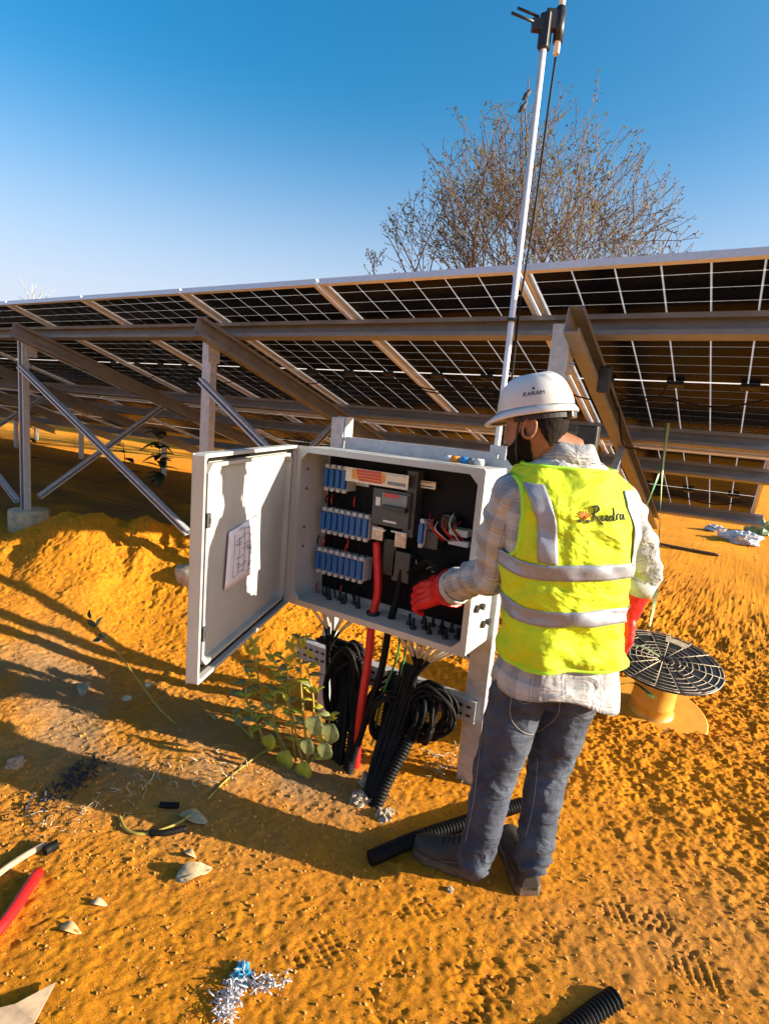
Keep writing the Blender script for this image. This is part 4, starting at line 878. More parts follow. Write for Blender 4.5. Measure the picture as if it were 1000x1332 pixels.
# printed name on the left side of the helmet
def wrapped_text(txt, size, fn, name, m, parent):
    me = textmesh(txt, size, 0.0004)
    for v in me.vertices: v.co = fn(v.co.x, v.co.y, v.co.z) - offof(parent)
    me.materials.clear(); me.update(); return link(name, me, parent, m)
def on_helmet(x, y, z):
    th = PI / 2 + 0.26 + (x / 0.105); ph = 0.36 + y / 0.105; p = hel_pt(th, ph); n = (p - hc).normalized(); return p + n * (0.0012 + z)
wrapped_text('KARAM', 0.018, on_helmet, 'lettering', M['inkblack'], he)
w = MB(); tri = [(-0.0045, 0.013), (0.0045, 0.013), (0.0, 0.022)]; w.add([on_helmet(a, b, 0) for a, b in tri] + [on_helmet(a, b, 0.0008) for a, b in tri], [(0, 2, 1), (3, 4, 5), (0, 1, 4, 3), (1, 2, 5, 4), (2, 0, 3, 5)]); w.build('logo', M['inkblack'], he)

# shirt
shirt = torso_mesh(0.745, 1.475, lambda z: 0.010 + 0.020 * max(0, (0.86 - z) / 0.11), 0.006, 60, 96, None, uv=1.02)
for i, p in enumerate(shirt.v):
    if p.z < 0.80:
        l, f = lat(p); sag = 0.02 * math.sin(l * 16 + 1) ; shirt.v[i] = p + Vector((0, 0, (sag + 0.018 * (l / 0.19)) * (0.80 - p.z) / 0.055))
so_ = shirt.build('shirt', M['plaid'], man); so_.modifiers.new('t', 'SOLIDIFY').thickness = 0.003
# collar
w = MB(); rings = []
for (z, o_, fl) in ((1.455, 0.008, 0.0), (1.49, 0.014, 0.0), (1.515, 0.013, 0.0), (1.518, 0.018, 0.0), (1.490, 0.030, 0.0), (1.462, 0.040, 0.0)):
    rings.append([spine(z) + F * (0.012 + (0.066 + o_) * math.sin(th)) + L * ((0.068 + o_) * math.cos(th)) + Vector((0, 0, 0.010 * -math.sin(th) + 0.003 * math.sin(5 * th))) for th in np.linspace(0.75 * PI - PI * 0.02 - 0.35, 2.25 * PI + 0.40, 48)])
w.loft(rings, closed=False, caps=False, uv=0.4); cobj = w.build('collar', M['plaid'], so_); cobj.modifiers.new('t', 'SOLIDIFY').thickness = 0.003
# sleeves
def sleeve(pts, rad, seed, fold, name='sleeve'):
    P_ = spline(pts, 14); n = len(P_); R_ = [lerpl(np.linspace(0, 1, len(rad)), rad, i / (n - 1)) for i in range(n)]
    w = MB(); rings = []; N_ = None; nn = 36
    for i, p in enumerate(P_):
        t = (P_[min(i + 1, n - 1)] - P_[max(i - 1, 0)]).normalized()
        if N_ is None: N_ = (ZU - t * t.z).normalized() if abs(t.z) < 0.95 else (F - t * F.dot(t)).normalized()
        N_ = (N_ - t * N_.dot(t)).normalized(); B = t.cross(N_); rg = []
        for k in range(nn):
            a = 2 * PI * k / nn; d = N_ * math.cos(a) + B * math.sin(a); q_ = p + d * R_[i]
            wv = noise.noise(q_ * 14 + Vector((seed, 0, 0))) * 0.010 + noise.noise(Vector((q_.x * 10, q_.y * 10, q_.z * 34 + seed + q_.x * 14))) * fold + noise.noise(q_ * 45) * 0.0025
            rg.append(q_ + d * wv)
        rings.append(rg)
    w.loft(rings, caps=False, uv=0.40); o = w.build(name, M['plaid'], so_); o.modifiers.new('t', 'SOLIDIFY').thickness = 0.003
    return P_
cuL = elL.lerp(wrL, 0.92)
PLs = sleeve([spine(1.36) + L * 0.10, shL + Vector((0, 0, 0.012)), shL.lerp(elL, 0.5) + L * 0.012, elL + Vector((0, 0, -0.01)), elL.lerp(cuL, 0.5) + Vector((0, 0, -0.004)), cuL], [0.050, 0.062, 0.062, 0.062, 0.058, 0.057], 3, 0.015)
cuR = elR.lerp(wrR, 0.75)
PRs = sleeve([spine(1.36) - L * 0.10, shR + Vector((0, 0, 0.012)), shR.lerp(elR, 0.5) - L * 0.012, elR, elR.lerp(wrR, 0.4), cuR], [0.050, 0.060, 0.060, 0.058, 0.056, 0.055], 8, 0.015)
def cuff(P_, r):
    w = MB(); t = (P_[-1] - P_[-4]).normalized(); e = P_[-1]; pts = [e - t * 0.042, e - t * 0.04, e + t * 0.008, e + t * 0.010, e + t * 0.006]; w.tube(pts, [r * 0.98, r * 1.10, r * 1.12, r * 1.06, r * 0.90], 28, caps=False); 
    for i, v in enumerate(w.v): w.v[i] = v + (v - e).normalized() * 0.006 * noise.noise(v * 30)
    o = w.build('cuff', M['cuff'], so_); o.modifiers.new('t', 'SOLIDIFY').thickness = 0.003
M['cuff'] = mat('pale shirt cuff', (0.42, 0.415, 0.40), 0.85, 0, 0.12, 30, 0.0012, 90)
cuff(PLs, 0.060); cuff(PRs, 0.057)
# vest
def armhole(c):
    l, f = lat(c); lm = lerpl([1.06, 1.10, 1.14, 1.20, 1.30, 1.40, 1.45], [0.40, 0.212, 0.198, 0.187, 0.180, 0.176, 0.172], c.z)
    neck = c.z > 1.452 + 0.35 * max(0, f)
    front = f > 0.06 and abs(l) < 0.05 + 0.0 * c.z and c.z > 1.2 - 0
    return abs(l) > lm or neck or front
VOFF = lambda z: 0.022 + 0.014 * max(0, (1.0 - z) / 0.2)
vest = torso_mesh(0.865, 1.475, VOFF, 0.019, 110, 150, armhole)
for i, p in enumerate(vest.v):
    if p.z < 0.93:
        l, f = lat(p); vest.v[i] = p + Vector((0, 0, (0.012 * (-l / 0.19) + 0.006 * math.sin(l * 30)) * (0.93 - p.z) / 0.10))
vmesh_b = bmesh.new()
tm = vest.mesh('t'); vmesh_b.from_mesh(tm); loose = [v for v in vmesh_b.verts if not v.link_faces]; bmesh.ops.delete(vmesh_b, geom=loose, context='VERTS')
# smooth ragged cut edges
for it in range(6):
    for v in [v for v in vmesh_b.verts if v.is_boundary]:
        nb = [e.other_vert(v) for e in v.link_edges if e.is_boundary]
        if len(nb) == 2: v.co = v.co * 0.5 + (nb[0].co + nb[1].co) * 0.25
# edge binding
seen = set(); loops = []
for v0 in [v for v in vmesh_b.verts if v.is_boundary]:
    if v0.index in seen: continue
    lp = [v0]; seen.add(v0.index); cur = v0
    while True:
        nx_ = [e.other_vert(cur) for e in cur.link_edges if e.is_boundary and e.other_vert(cur).index not in seen]
        if not nx_: break
        cur = nx_[0]; seen.add(cur.index); lp.append(cur)
    loops.append([v.co.copy() for v in lp])
vme = bpy.data.meshes.new('vest')
vv = [v.co.copy() for v in vmesh_b.verts]
for v in vmesh_b.verts: v.co -= MO
vmesh_b.to_mesh(vme); vmesh_b.free(); vme.polygons.foreach_set('use_smooth', [True] * len(vme.polygons))
vo = link('vest', vme, man, M['hivis']); OFF[vo.name] = MO; sm = vo.modifiers.new('t', 'SOLIDIFY'); sm.thickness = 0.003; sm.offset = -1
w = MB()
for lp in loops:
    if len(lp) > 20:
        q_ = lp + [lp[0]]
        w = MB(); w.tube(q_[::2] + [q_[0]], 0.0075, 6); w.build('binding', M['hivisb'], vo)
pass
def vsurf(th, z, o_): 
    p = torso_pt(th, z, VOFF(z) + o_, 0.019)
    if z < 0.93: l, f = lat(p); p = p + Vector((0, 0, (0.012 * (-l / 0.19) + 0.006 * math.sin(l * 30)) * (0.93 - z) / 0.10))
    return p
def band(z0, z1, tilt):
    w = MB(); rings = []; n = 120
    for j in range(6):
        rg = []
        for k in range(n):
            th = 2 * PI * k / n; z = z0 + (z1 - z0) * j / 5 + tilt * math.cos(th) + 0.006 * math.sin(3 * th + 1)
            rg.append(vsurf(th, z, 0.0065))
        rings.append(rg)
    w.loft(rings, caps=False); o = w.build('reflective_strip', M['reflect'], vo); o.modifiers.new('t', 'SOLIDIFY').thickness = 0.0012
zb1 = body(735, 738, 1.72).z; zb2 = body(735, 798, 1.72).z
band(zb1 - 0.024, zb1 + 0.024, -0.008); band(zb2 - 0.024, zb2 + 0.024, -0.006)
def vband(l0, l1, zt, zbm, wid):
    w = MB(); rings = []
    for j in range(40):
        z = zbm + (zt - zbm) * j / 39; rg = []
        lc = lerpl([0, 0.55, 1], [l1, l1 + (l0 - l1) * 0.25, l0], j / 39)
        for k in range(7):
            lq = lc + wid * (k / 6 - 0.5); a = lerpl(spx, TA, z) + VOFF(z); r_ = max(-0.999, min(0.999, lq / a)); c = math.copysign(abs(r_) ** 1.25, r_); th = -math.acos(max(-1, min(1, c)))
            rg.append(vsurf(th, z, 0.0070))
        rings.append(rg)
    w.loft(rings, closed=False, caps=False); o = w.build('reflective_strip', M['reflect'], vo); o.modifiers.new('t', 'SOLIDIFY').thickness = 0.0012
vband(0.146, 0.116, 1.405, zb1 + 0.02, 0.050); vband(-0.146, -0.165, 1.405, zb1 + 0.02, 0.046)
# print on the back of the vest: hand-drawn letters and a small sun emblem
def vback(lx, z, o_=0.0055):
    a = lerpl(spx, TA, z) + VOFF(z); r_ = max(-0.999, min(0.999, lx / a)); c = math.copysign(abs(r_) ** 1.25, r_); return vsurf(-math.acos(c), z, o_)
zt_ = body(775, 672, 1.76).z
l_txt = -0.002
def stroke(pts, r=0.0022, parts=None):
    q_ = spline([Vector((x, y, 0)) for x, y in pts], 5); parts.tube([vback(l_txt - x, zt_ + y) for x, y, _ in [(p.x, p.y, 0) for p in q_]], r, 5)
w = MB()
for pts in ([(0.0, 0.034), (0.012, 0.040), (0.020, 0.030), (0.010, 0.020), (0.002, 0.016), (0.014, 0.008), (0.024, -0.004), (0.032, -0.012)], [(0.008, 0.036), (0.006, 0.01), (0.004, -0.006)],
            [(0.030, 0.014), (0.029, 0.002), (0.036, 0.0), (0.042, 0.006), (0.043, 0.016), (0.043, 0.002), (0.047, 0.002)],
            [(0.062, 0.014), (0.054, 0.014), (0.050, 0.006), (0.055, 0.0), (0.062, 0.006), (0.064, 0.036), (0.063, 0.004), (0.068, 0.002)],
            [(0.074, 0.018), (0.074, 0.002), (0.075, 0.012), (0.081, 0.020), (0.086, 0.018)],
            [(0.100, 0.018), (0.092, 0.018), (0.088, 0.010), (0.093, 0.004), (0.100, 0.010), (0.101, 0.020), (0.101, 0.006), (0.106, 0.006)]): stroke(pts, 0.0020, w)
w.build('lettering', M['inkblack'], vo)
w = MB(); w2 = MB()
for k in range(7):
    a = math.radians(20 + 140 * k / 6); c0 = (-0.022, 0.002)
    stroke([(c0[0] + 0.007 * math.cos(a), c0[1] + 0.007 * math.sin(a)), (c0[0] + 0.014 * math.cos(a), c0[1] + 0.014 * math.sin(a)), (c0[0] + 0.021 * math.cos(a + 0.1), c0[1] + 0.021 * math.sin(a + 0.1))], 0.0018, w)
stroke([(-0.026, 0.0), (-0.022, 0.004), (-0.018, 0.0)], 0.003, w2)
w.build('emblem_rays', M['orangep'], vo); w2.build('emblem_sun', M['redlabel'], vo)
w = MB()
for c in (-0.034, -0.012):
    for k in range(3):
        a = 0.6 + k * 1.0; stroke([(c, -0.010), (c + 0.004 * math.cos(a), -0.006 + 0.003 * math.sin(a)), (c + 0.009 * math.cos(a), -0.008 + 0.007 * math.sin(a))], 0.002, w)
w.build('emblem_leaves', M['inkblack'], vo)

# jeans
jb_ = MB(); rings = []
for z, sc in ((0.70, 0.90), (0.76, 0.97), (0.82, 1.0), (0.90, 0.97), (0.93, 0.94)):
    rings.append([torso_pt(2 * PI * k / 40, z, -0.012 - (1 - sc) * 0.18) for k in range(40)])
jb_.loft(rings)
legs = []
for (a, b, c) in ((hipL, knL, anL), (hipR, knR, anR)):
    P_ = spline([a + Vector((0, 0, 0.06)), a, a.lerp(b, 0.5) , b, b.lerp(c, 0.5), c, c + Vector((0, 0, -0.015))], 8); n = len(P_)
    R_ = [lerpl([0, 0.15, 0.35, 0.52, 0.75, 0.92, 1], [0.084, 0.092, 0.084, 0.070, 0.060, 0.056, 0.060], i / (n - 1)) for i in range(n)]
    jb_.tube(P_, R_, 28); legs.append(P_)
def jwr(p, n):
    rid = lambda q: 0.28 - abs(noise.noise(q))
    k = 0.010 * rid(Vector((p.x * 4, p.y * 4, p.z * 9 + p.x * 10))) + 0.003 * noise.noise(Vector((p.x * 6, p.y * 6, p.z * 9)))
    kz = max(0, 1 - abs(p.z - 0.45) / 0.16); az = max(0, 1 - abs(p.z - 0.13) / 0.15); hz_ = max(0, 1 - abs(p.z - 0.72) / 0.12)
    k += (0.018 * kz + 0.030 * az + 0.020 * hz_) * rid(Vector((p.x * 5 + 3, p.y * 5, p.z * 20 - p.x * 16 + p.y * 10)))
    k += 0.0025 * rid(Vector((p.x * 22, p.y * 22, p.z * 50))); return k
jme = remeshed(jb_, 0.0065, 8, MO, jwr, 'jeans'); jo = link('jeans', jme, man, M['denim']); OFF[jo.name] = MO
jm2 = [v.co + MO for v in jme.vertices]; bvh = BVHTree.FromPolygons(jm2, [list(p.vertices) for p in jme.polygons])
def onjeans(px, py, o_=0.0025):
    r = ray(px, py).normalized(); h = bvh.ray_cast(EYE, r)
    return (h[0] + h[1] * o_) if h[0] is not None else None
def jline(pts, r, name, m):
    q_ = spline([Vector((x, y, 0)) for x, y in pts], 10); P_ = [onjeans(p.x, p.y) for p in q_]; P_ = [p for p in P_ if p is not None]
    if len(P_) > 3:
        w = MB(); w.tube(P_, r, 5); return w.build(name, m, jo)
jline([(667, 893), (665, 935), (690, 955), (722, 935), (728, 912)], 0.0013, 'pocket_stitching', M['stitch'])
jline([(632, 915), (624, 980), (617, 1040), (606, 1095)], 0.0013, 'side_seam', M['stitch'])
jline([(700, 985), (695, 1040), (684, 1090)], 0.0012, 'side_seam', M['stitch'])
jline([(683 + 9 * math.cos(a), 906 + 9 * math.sin(a)) for a in np.linspace(0, 2 * PI, 12)], 0.0013, 'pocket_emblem', M['stitch'])
jline([(683 + 4 * math.cos(a), 906 + 5 * math.sin(a)) for a in np.linspace(0, 2 * PI, 10)], 0.0011, 'pocket_emblem', M['stitch'])
# shoes
def shoe(heel, toe, ln, zb, toeup=0.0):
    d = Vector((toe.x - heel.x, toe.y - heel.y, 0)).normalized(); s_ = Vector((-d.y, d.x, 0)); o_ = Vector((heel.x, heel.y, zb)); n = 26
    prof = [(0.0, 0.026, 0.055), (0.03, 0.037, 0.085), (0.10, 0.042, 0.105), (0.30, 0.045, 0.105), (0.42, 0.046, 0.085), (0.55, 0.050, 0.066), (0.72, 0.052, 0.056), (0.86, 0.047, 0.048), (0.95, 0.034, 0.040), (1.0, 0.014, 0.026)]
    fx_ = [p[0] for p in prof]; w = MB(); sole = MB(); rings = []; srings = []
    for i in range(28):
        t = i / 27; t = t * t * (3 - 2 * t) * 0.5 + t * 0.5; hw = lerpl(fx_, [p[1] for p in prof], t); hh = lerpl(fx_, [p[2] for p in prof], t); c = o_ + d * (t * ln); rg = []; sg = []
        for k in range(n):
            a = 2 * PI * k / n; ca, sa = math.cos(a), math.sin(a)
            y = hw * math.copysign(abs(ca) ** 0.8, ca); z = 0.022 + (hh * abs(sa) ** 0.85 if sa > 0 else -0.004 * abs(sa))
            if z > 0.07: y *= 0.86
            q_ = c + s_ * y + Vector((0, 0, z)); q_ += (Vector((0, 0, 1)) * 0.0035) * noise.noise(q_ * 38); rg.append(q_)
        rings.append(rg)
        hs_ = hw + 0.005
        srings.append([c + s_ * (hs_ * yy) + Vector((0, 0, zz)) for yy, zz in ((-1, 0.004), (-0.96, 0.0), (0.96, 0.0), (1, 0.004), (1.0, 0.026), (0.9, 0.030), (-0.9, 0.030), (-1.0, 0.026))])
    w.loft(rings); sole.loft(srings, smooth=False)
    o = w.build('shoe', M['shoe'], man); sole.build('sole', M['sole'], o)
    lc = MB()
    for j in range(4):
        t = 0.36 + 0.07 * j; hh = lerpl(fx_, [p[2] for p in prof], t) + 0.024; c = o_ + d * (t * ln)
        lc.tube(spline([c - s_ * 0.026 + Vector((0, 0, hh - 0.012)), c + Vector((0, 0, hh + 0.003)) + d * 0.006, c + s_ * 0.026 + Vector((0, 0, hh - 0.012))], 5), 0.003, 5)
    lc.build('lace', M['strap'], o)
    tr = MB(); 
    for sg_ in (1, -1):
        tr.tube([o_ + d * (t_ * ln) + s_ * sg_ * (lerpl(fx_, [p[1] for p in prof], t_) + 0.0015) + Vector((0, 0, zz)) for t_, zz in ((0.1, 0.06), (0.25, 0.055), (0.42, 0.045), (0.55, 0.036))], 0.0022, 5)
    tr.build('shoe_trim', M['stemb'], o)
htL = atz(628, 1135, 0.02); toL = atz(538, 1100, 0.02); shoe(htL, toL, min(0.30, (toL - htL).length), gz(htL.x, htL.y) + 0.004)
htR = atz(688, 1162, 0.02); toR = atz(660, 1085, 0.02); dR = (toR - htR); shoe(htR, htR + dR, 0.28, gz(htR.x, htR.y) + 0.004)
# gloves: palm and five separate fingers, joined into one skin each
def glove(wrist0, wrist1, palm_end, palm_n, side, curl, name='glove', K=1.0):
    """wrist0->wrist1 gauntlet, wrist1->palm_end palm, palm_n = back of hand direction, side = towards the thumb"""
    g_ = MB(); d = (palm_end - wrist1).normalized(); side = (side - d * side.dot(d)).normalized(); nrm = d.cross(side); 
    if nrm.dot(palm_n) < 0: nrm = -nrm
    g_.tube([wrist0, wrist0.lerp(wrist1, 0.3), wrist0.lerp(wrist1, 0.8), wrist1], [0.058 * K, 0.052 * K, 0.041 * K, 0.038 * K], 20)
    for k in range(4):
        o_ = side * (0.033 - 0.022 * k) * K; b0 = wrist1 + o_ * 0.6 + d * 0.005; b1 = palm_end + o_ - d * (0.004 * abs(k - 1.2))
        g_.caps_tube([b0, b0.lerp(b1, 0.6), b1], [0.021 * K, 0.019 * K, 0.0145 * K], 12)
        lens = [(0.040, 0.026, 0.020), (0.045, 0.030, 0.022), (0.042, 0.027, 0.021), (0.033, 0.021, 0.018)][k]; p = b1; ang = 0; pts = [p]
        for j in range(3):
            ang += curl[j] * (1 + 0.10 * (k - 1.5)); p = p + (d * math.cos(ang) - nrm * math.sin(ang)) * lens[j] * K; pts.append(p)
        g_.caps_tube(pts, [0.0130 * K, 0.0122 * K, 0.0112 * K, 0.0100 * K], 12)
    t0 = wrist1 + side * 0.024 * K + d * 0.018; dt = (d * 0.65 + side * 0.7 - nrm * 0.35).normalized(); t1 = t0 + dt * 0.045 * K; dt2 = (d * 0.9 - nrm * 0.5 + side * 0.1).normalized(); t2 = t1 + dt2 * 0.034 * K; t3 = t2 + (d * 0.75 - nrm * 0.7 - side * 0.3).normalized() * 0.027
    g_.caps_tube([t0, t1, t2, t3], [0.020 * K, 0.0155 * K, 0.0135 * K, 0.0115 * K], 12)
    me = remeshed(g_, 0.0035, 2, MO, lambda p, n: 0.0022 * noise.noise(p * 50), name); o = link(name, me, man, M['glove']); OFF[o.name] = MO; return o
wl1 = aty(571, 770, 1.95)
glove(cuL + (wrL - cuL) * 0.2, wl1, wl1 + (hL - wl1).normalized() * 0.105, Vector((0.1, -0.8, 0.6)), Vector((0, 0.5, 0.8)), (0.42, 0.62, 0.45), K=1.32)
glove(elR.lerp(wrR, 0.7), wrR.lerp(hR, 0.45), wrR.lerp(hR, 0.45) + (hR - wrR).normalized() * 0.085, -L, F, (0.30, 0.45, 0.35))

# ------------------------------------------------------------------ cable spool
sp = thing('cable_spool', 'orange plastic cable drum standing tilted with its black ribbed flange up', 'cable spool', (-0.22, 3.45, 0.05))
bc = Vector((-0.235, 3.47, gz(-0.235, 3.47) + 0.03)); axd_ = Vector((0.075, -0.17, 0.975)).normalized()
e1_ = (Vector((1, 0, 0)) - axd_ * axd_.x).normalized(); e2_ = axd_.cross(e1_)
def sdisc(mb, c, r, t, n=56): mb.loft([[c + axd_ * z + (e1_ * math.cos(2 * PI * k / n) + e2_ * math.sin(2 * PI * k / n)) * q for k in range(n)] for q, z in ((r - 0.008, 0), (r, 0.004), (r, t - 0.004), (r - 0.008, t))])
e0 = Vector((0.03, -0.10, 0.99)).normalized()
mb = MB(); sdisc(mb, bc - axd_ * 0.01, 0.30, 0.016); mb.build('base_flange', M['spooly'], sp)
mb = MB(); n = 40; mb.loft([[bc + axd_ * z + (e1_ * math.cos(2 * PI * k / n) + e2_ * math.sin(2 * PI * k / n)) * r for k in range(n)] for r, z in ((0.125, 0.006), (0.112, 0.02), (0.112, 0.06), (0.115, 0.065), (0.112, 0.07), (0.112, 0.325))], caps=False); mb.build('drum', M['spooly'], sp)
tc_ = bc + axd_ * 0.325
mb = MB(); sdisc(mb, tc_, 0.305, 0.012); fl = mb.build('top_flange', M['blackp'], sp)
mb = MB(); hh_ = axd_ * 0.0145
def sp_pt(r, a): return tc_ + hh_ + (e1_ * math.cos(a) + e2_ * math.sin(a)) * r
for k in range(16): 
    a = 2 * PI * k / 16; mb.tube([sp_pt(0.03, a), sp_pt(0.298, a)], 0.0028, 4)
for r in (0.055, 0.085, 0.115, 0.147, 0.18, 0.213, 0.246, 0.276, 0.300):
    for k in range(16):
        if random.random() < 0.12: continue
        j = random.uniform(-0.006, 0.006); mb.tube([sp_pt(r + j, 2 * PI * (k + q / 4) / 16) for q in range(5)], 0.0024, 4)
mb.build('flange_ribs', M['spoolpale'], fl)
mb = MB(); mb.tube([sp_pt(0.05, 0.1) , sp_pt(0.05, 0.1) + axd_ * 0.001], 0.03, 16); mb.build('hub_hole', M['rubber'], fl)
for (r, a, da, m_) in ((0.215, 1.15, 0.5, 'spoolpale'), (0.20, 3.0, 0.35, 'spoolpale')):
    mb = MB(); mb.loft([[sp_pt(r, a + da * t) + axd_ * 0.003, sp_pt(r + 0.055, a + da * t) + axd_ * 0.003, sp_pt(r + 0.055, a + da * t), sp_pt(r, a + da * t)] for t in np.linspace(0, 1, 6)], smooth=False); mb.build('flange_window', M[m_], fl)
def ribbon(name, pts, wdt, m, label, cat='strap', tw=0.0, wdir=None):
    P_ = spline(pts, 8); w = MB(); rings = []
    for i, p in enumerate(P_):
        a = tw * i / len(P_); wd = (RI * math.cos(a) + Vector((0, 0, 0)) + VF * math.sin(a)) if wdir is None else Vector(wdir); t = (P_[min(i + 1, len(P_) - 1)] - P_[max(0, i - 1)]).normalized(); wd = (wd - t * wd.dot(t)).normalized(); nn_ = t.cross(wd)
        rings.append([p + wd * wdt / 2 + nn_ * 0.0006, p - wd * wdt / 2 + nn_ * 0.0006, p - wd * wdt / 2 - nn_ * 0.0006, p + wd * wdt / 2 - nn_ * 0.0006])
    w.loft(rings, smooth=False); return single(w, name, m, label, cat)
ys_ = 2.512 + 1.87 * CT
pA = aty(866, 560, 4.18); 
ribbon('green_strap', [pA + Vector((0, 0, 0.05)), aty(862, 600, 4.12), aty(848, 640, 4.0), aty(836, 670, 3.95)], 0.02, M['strapg'], 'short dark green strap knotted on the purlin right of the man', tw=1.5)
ribbon('green_strap', [pA + Vector((0.01, -0.01, 0.05)), aty(862, 610, 4.1), aty(858, 680, 3.98), aty(855, 740, 3.9), aty(852, 780, 3.85), aty(845, 815, 3.8)], 0.02, M['strapp'], 'long pale green strap hanging down from the purlin above the cable drum', tw=4.0)
ribbon('green_strap', [aty(760, 925, 3.2), aty(785, 900, 3.3), bc + Vector((-0.1, -0.14, 0.18)), bc + Vector((0.02, -0.16, 0.14))], 0.022, M['strapg'], 'green strap wrapped round the drum of the orange spool', tw=0.6)
ribbon('green_strap', [sp_pt(0.02, 3.0) + axd_ * 0.006, sp_pt(0.12, 2.9) + axd_ * 0.02, sp_pt(0.22, 3.3) + axd_ * 0.012, sp_pt(0.33, 3.4) + axd_ * 0.01], 0.016, M['strapp'], 'pale green strap end lying on top of the black spool flange', wdir=(0, 1, 0))

# ------------------------------------------------------------------ tree, birds
TD = ray(668, 420); TD = Vector((TD.x, TD.y, 0)).normalized(); TP = TD * 11.5
tree = thing('bare_tree', 'nearly leafless spreading tree rising behind the solar panels', 'tree', (TP.x, TP.y, 0))
tb = MB(); br = MB(); lf = MB(); rt = random.Random(21); tips = []
TRI = Vector((TD.y, -TD.x, 0))
TC = TP + Vector((0, 0, 3.8)) + Vector((TD.y, -TD.x, 0)) * 0.15
def inside(q_):
    d_ = q_ - TC; h_ = d_.dot(TRI) / 2.8; f_ = d_.dot(TD) / 3.0; v_ = d_.z / (3.2 if d_.z > 0 else 4.5); return h_ * h_ + f_ * f_ + v_ * v_
def grow_b(p, d, r, ln, lev, mb):
    n = 4 if lev < 3 else 3; pts = [p]; q_ = p; dd = d.copy(); rad = [r]
    for i in range(n):
        dd = (dd + Vector((rt.uniform(-1, 1), rt.uniform(-1, 1), rt.uniform(-0.7, 0.9))) * (0.16 if lev < 2 else 0.22) + Vector((0, 0, 0.03))).normalized(); q_ = q_ + dd * ln / n * (1.0 if inside(q_) < 1.0 else 0.35); pts.append(q_); rad.append(max(0.0058, r * (1 - 0.5 * (i + 1) / n)))
    mb.tube(pts, rad, 6 if lev < 2 else (4 if lev < 4 else 3), caps=False)
    if lev >= 3:
        for p_ in pts[1:]: tips.append((p_, dd, lev))
    if lev >= 6 or inside(q_) > rt.uniform(0.95, 1.25): return
    nc = (3, 3, 3, 4, 3, 2)[lev]
    for c in range(nc):
        t = rt.uniform(0.45, 1.0) if c else 1.0; k = min(n, max(1, int(round(t * n)))); ax = dd.orthogonal().normalized(); ax.rotate(Quaternion(dd, rt.uniform(0, 2 * PI)))
        nd = dd.copy(); nd.rotate(Quaternion(ax, math.radians(rt.uniform(16, 44)))); nd = (nd + Vector((0, 0, 0.05))).normalized()
        grow_b(pts[k], nd, rad[k] * (0.72 if c else 0.85), ln * rt.uniform(0.62, 0.86), lev + 1, mb)
base = Vector((TP.x, TP.y, 0.1))
tb.tube([base + Vector((0, 0, -0.2)), base + Vector((0.03, 0, 0.6)), base + Vector((0, 0.03, 1.4))], [0.24, 0.19, 0.17], 10)
tb.build('trunk', M['bark'], tree)
for (a, up, ln) in ((-1.0, 1.05, 2.07), (-0.5, 1.35, 2.12), (-0.05, 1.5, 2.07), (0.4, 1.4, 2.12), (0.85, 1.15, 2.07), (-0.95, 0.7, 1.98), (0.95, 0.75, 1.98), (-0.25, 1.2, 1.98), (0.2, 1.1, 1.98), (0.65, 1.2, 2.05)):
    d = (TRI * a + Vector((0, 0, up)) + TD * rt.uniform(-0.7, 0.7)).normalized(); grow_b(base + Vector((0, 0, 1.3)), d, 0.10, ln, 1, br)
br.build('branches', M['bark'], tree, kind='stuff')
rt.shuffle(tips)
for (p, d, lev) in tips[:12000]:
    q_ = p + Vector((rt.uniform(-1, 1), rt.uniform(-1, 1), rt.uniform(-1, 1))) * 0.06; a = Vector((rt.uniform(-1, 1), rt.uniform(-1, 1), rt.uniform(-1, 1))).normalized(); b = a.orthogonal().normalized(); s_ = rt.uniform(0.022, 0.040)
    lf.add([q_ - a * s_, q_ + b * s_ * 0.5, q_ + a * s_, q_ - b * s_ * 0.5], [(0, 1, 2, 3)])
lf.build('foliage', M['treeleaf'], tree, kind='stuff')
for i, (px, py, ang) in enumerate(((684, 124, 0.5), (679, 140, -0.4))):
    r_ = ray(px, py); p = EYE + r_ * (11.2 / Vector((r_.x, r_.y)).length)
    b = thing('bird', ('small dark bird perched highest on the bare treetop twig', 'small dark bird perched just below the other on the treetop twig')[i], 'bird', p)
    w = MB(); d = (TRI * math.cos(ang) + Vector((0, 0, 1.2))).normalized()
    w.tube([p - d * 0.10, p - d * 0.06, p, p + d * 0.05, p + d * 0.07, p + d * 0.10, p + d * 0.12], [0.010, 0.025, 0.048, 0.040, 0.028, 0.032, 0.010], 10); w.build('body', M['bird'], b)
    w = MB(); w.tube([p - d * 0.06, p - d * 0.14 + TRI * 0.01, p - d * 0.20 + TRI * 0.02], [0.014, 0.016, 0.004], 6, flat=0.5); w.build('tail', M['bird'], b)
    w = MB(); w.tube([p + d * 0.10 + TRI * 0.025 * (1 if ang > 0 else -1), p + d * 0.10 + TRI * 0.055 * (1 if ang > 0 else -1)], [0.008, 0.001], 5); w.build('beak', M['bird'], b)
    w = MB(); w.tube([p - d * 0.02, p - d * 0.02 + Vector((0, 0, -0.10))], 0.004, 4); w.tube([p - d * 0.02 + TRI * 0.02, p - d * 0.02 + TRI * 0.02 + Vector((0, 0, -0.10))], 0.004, 4); w.build('legs', M['bird'], b)
    tw_ = MB(); tw_.tube(spline([p + Vector((0, 0, -0.12)), p + Vector((0.05, 0.1, -0.6)), p + Vector((0.1, 0.3, -1.4))], 5), 0.012, 4)
    tw_.build('twig', M['bark'], tree)
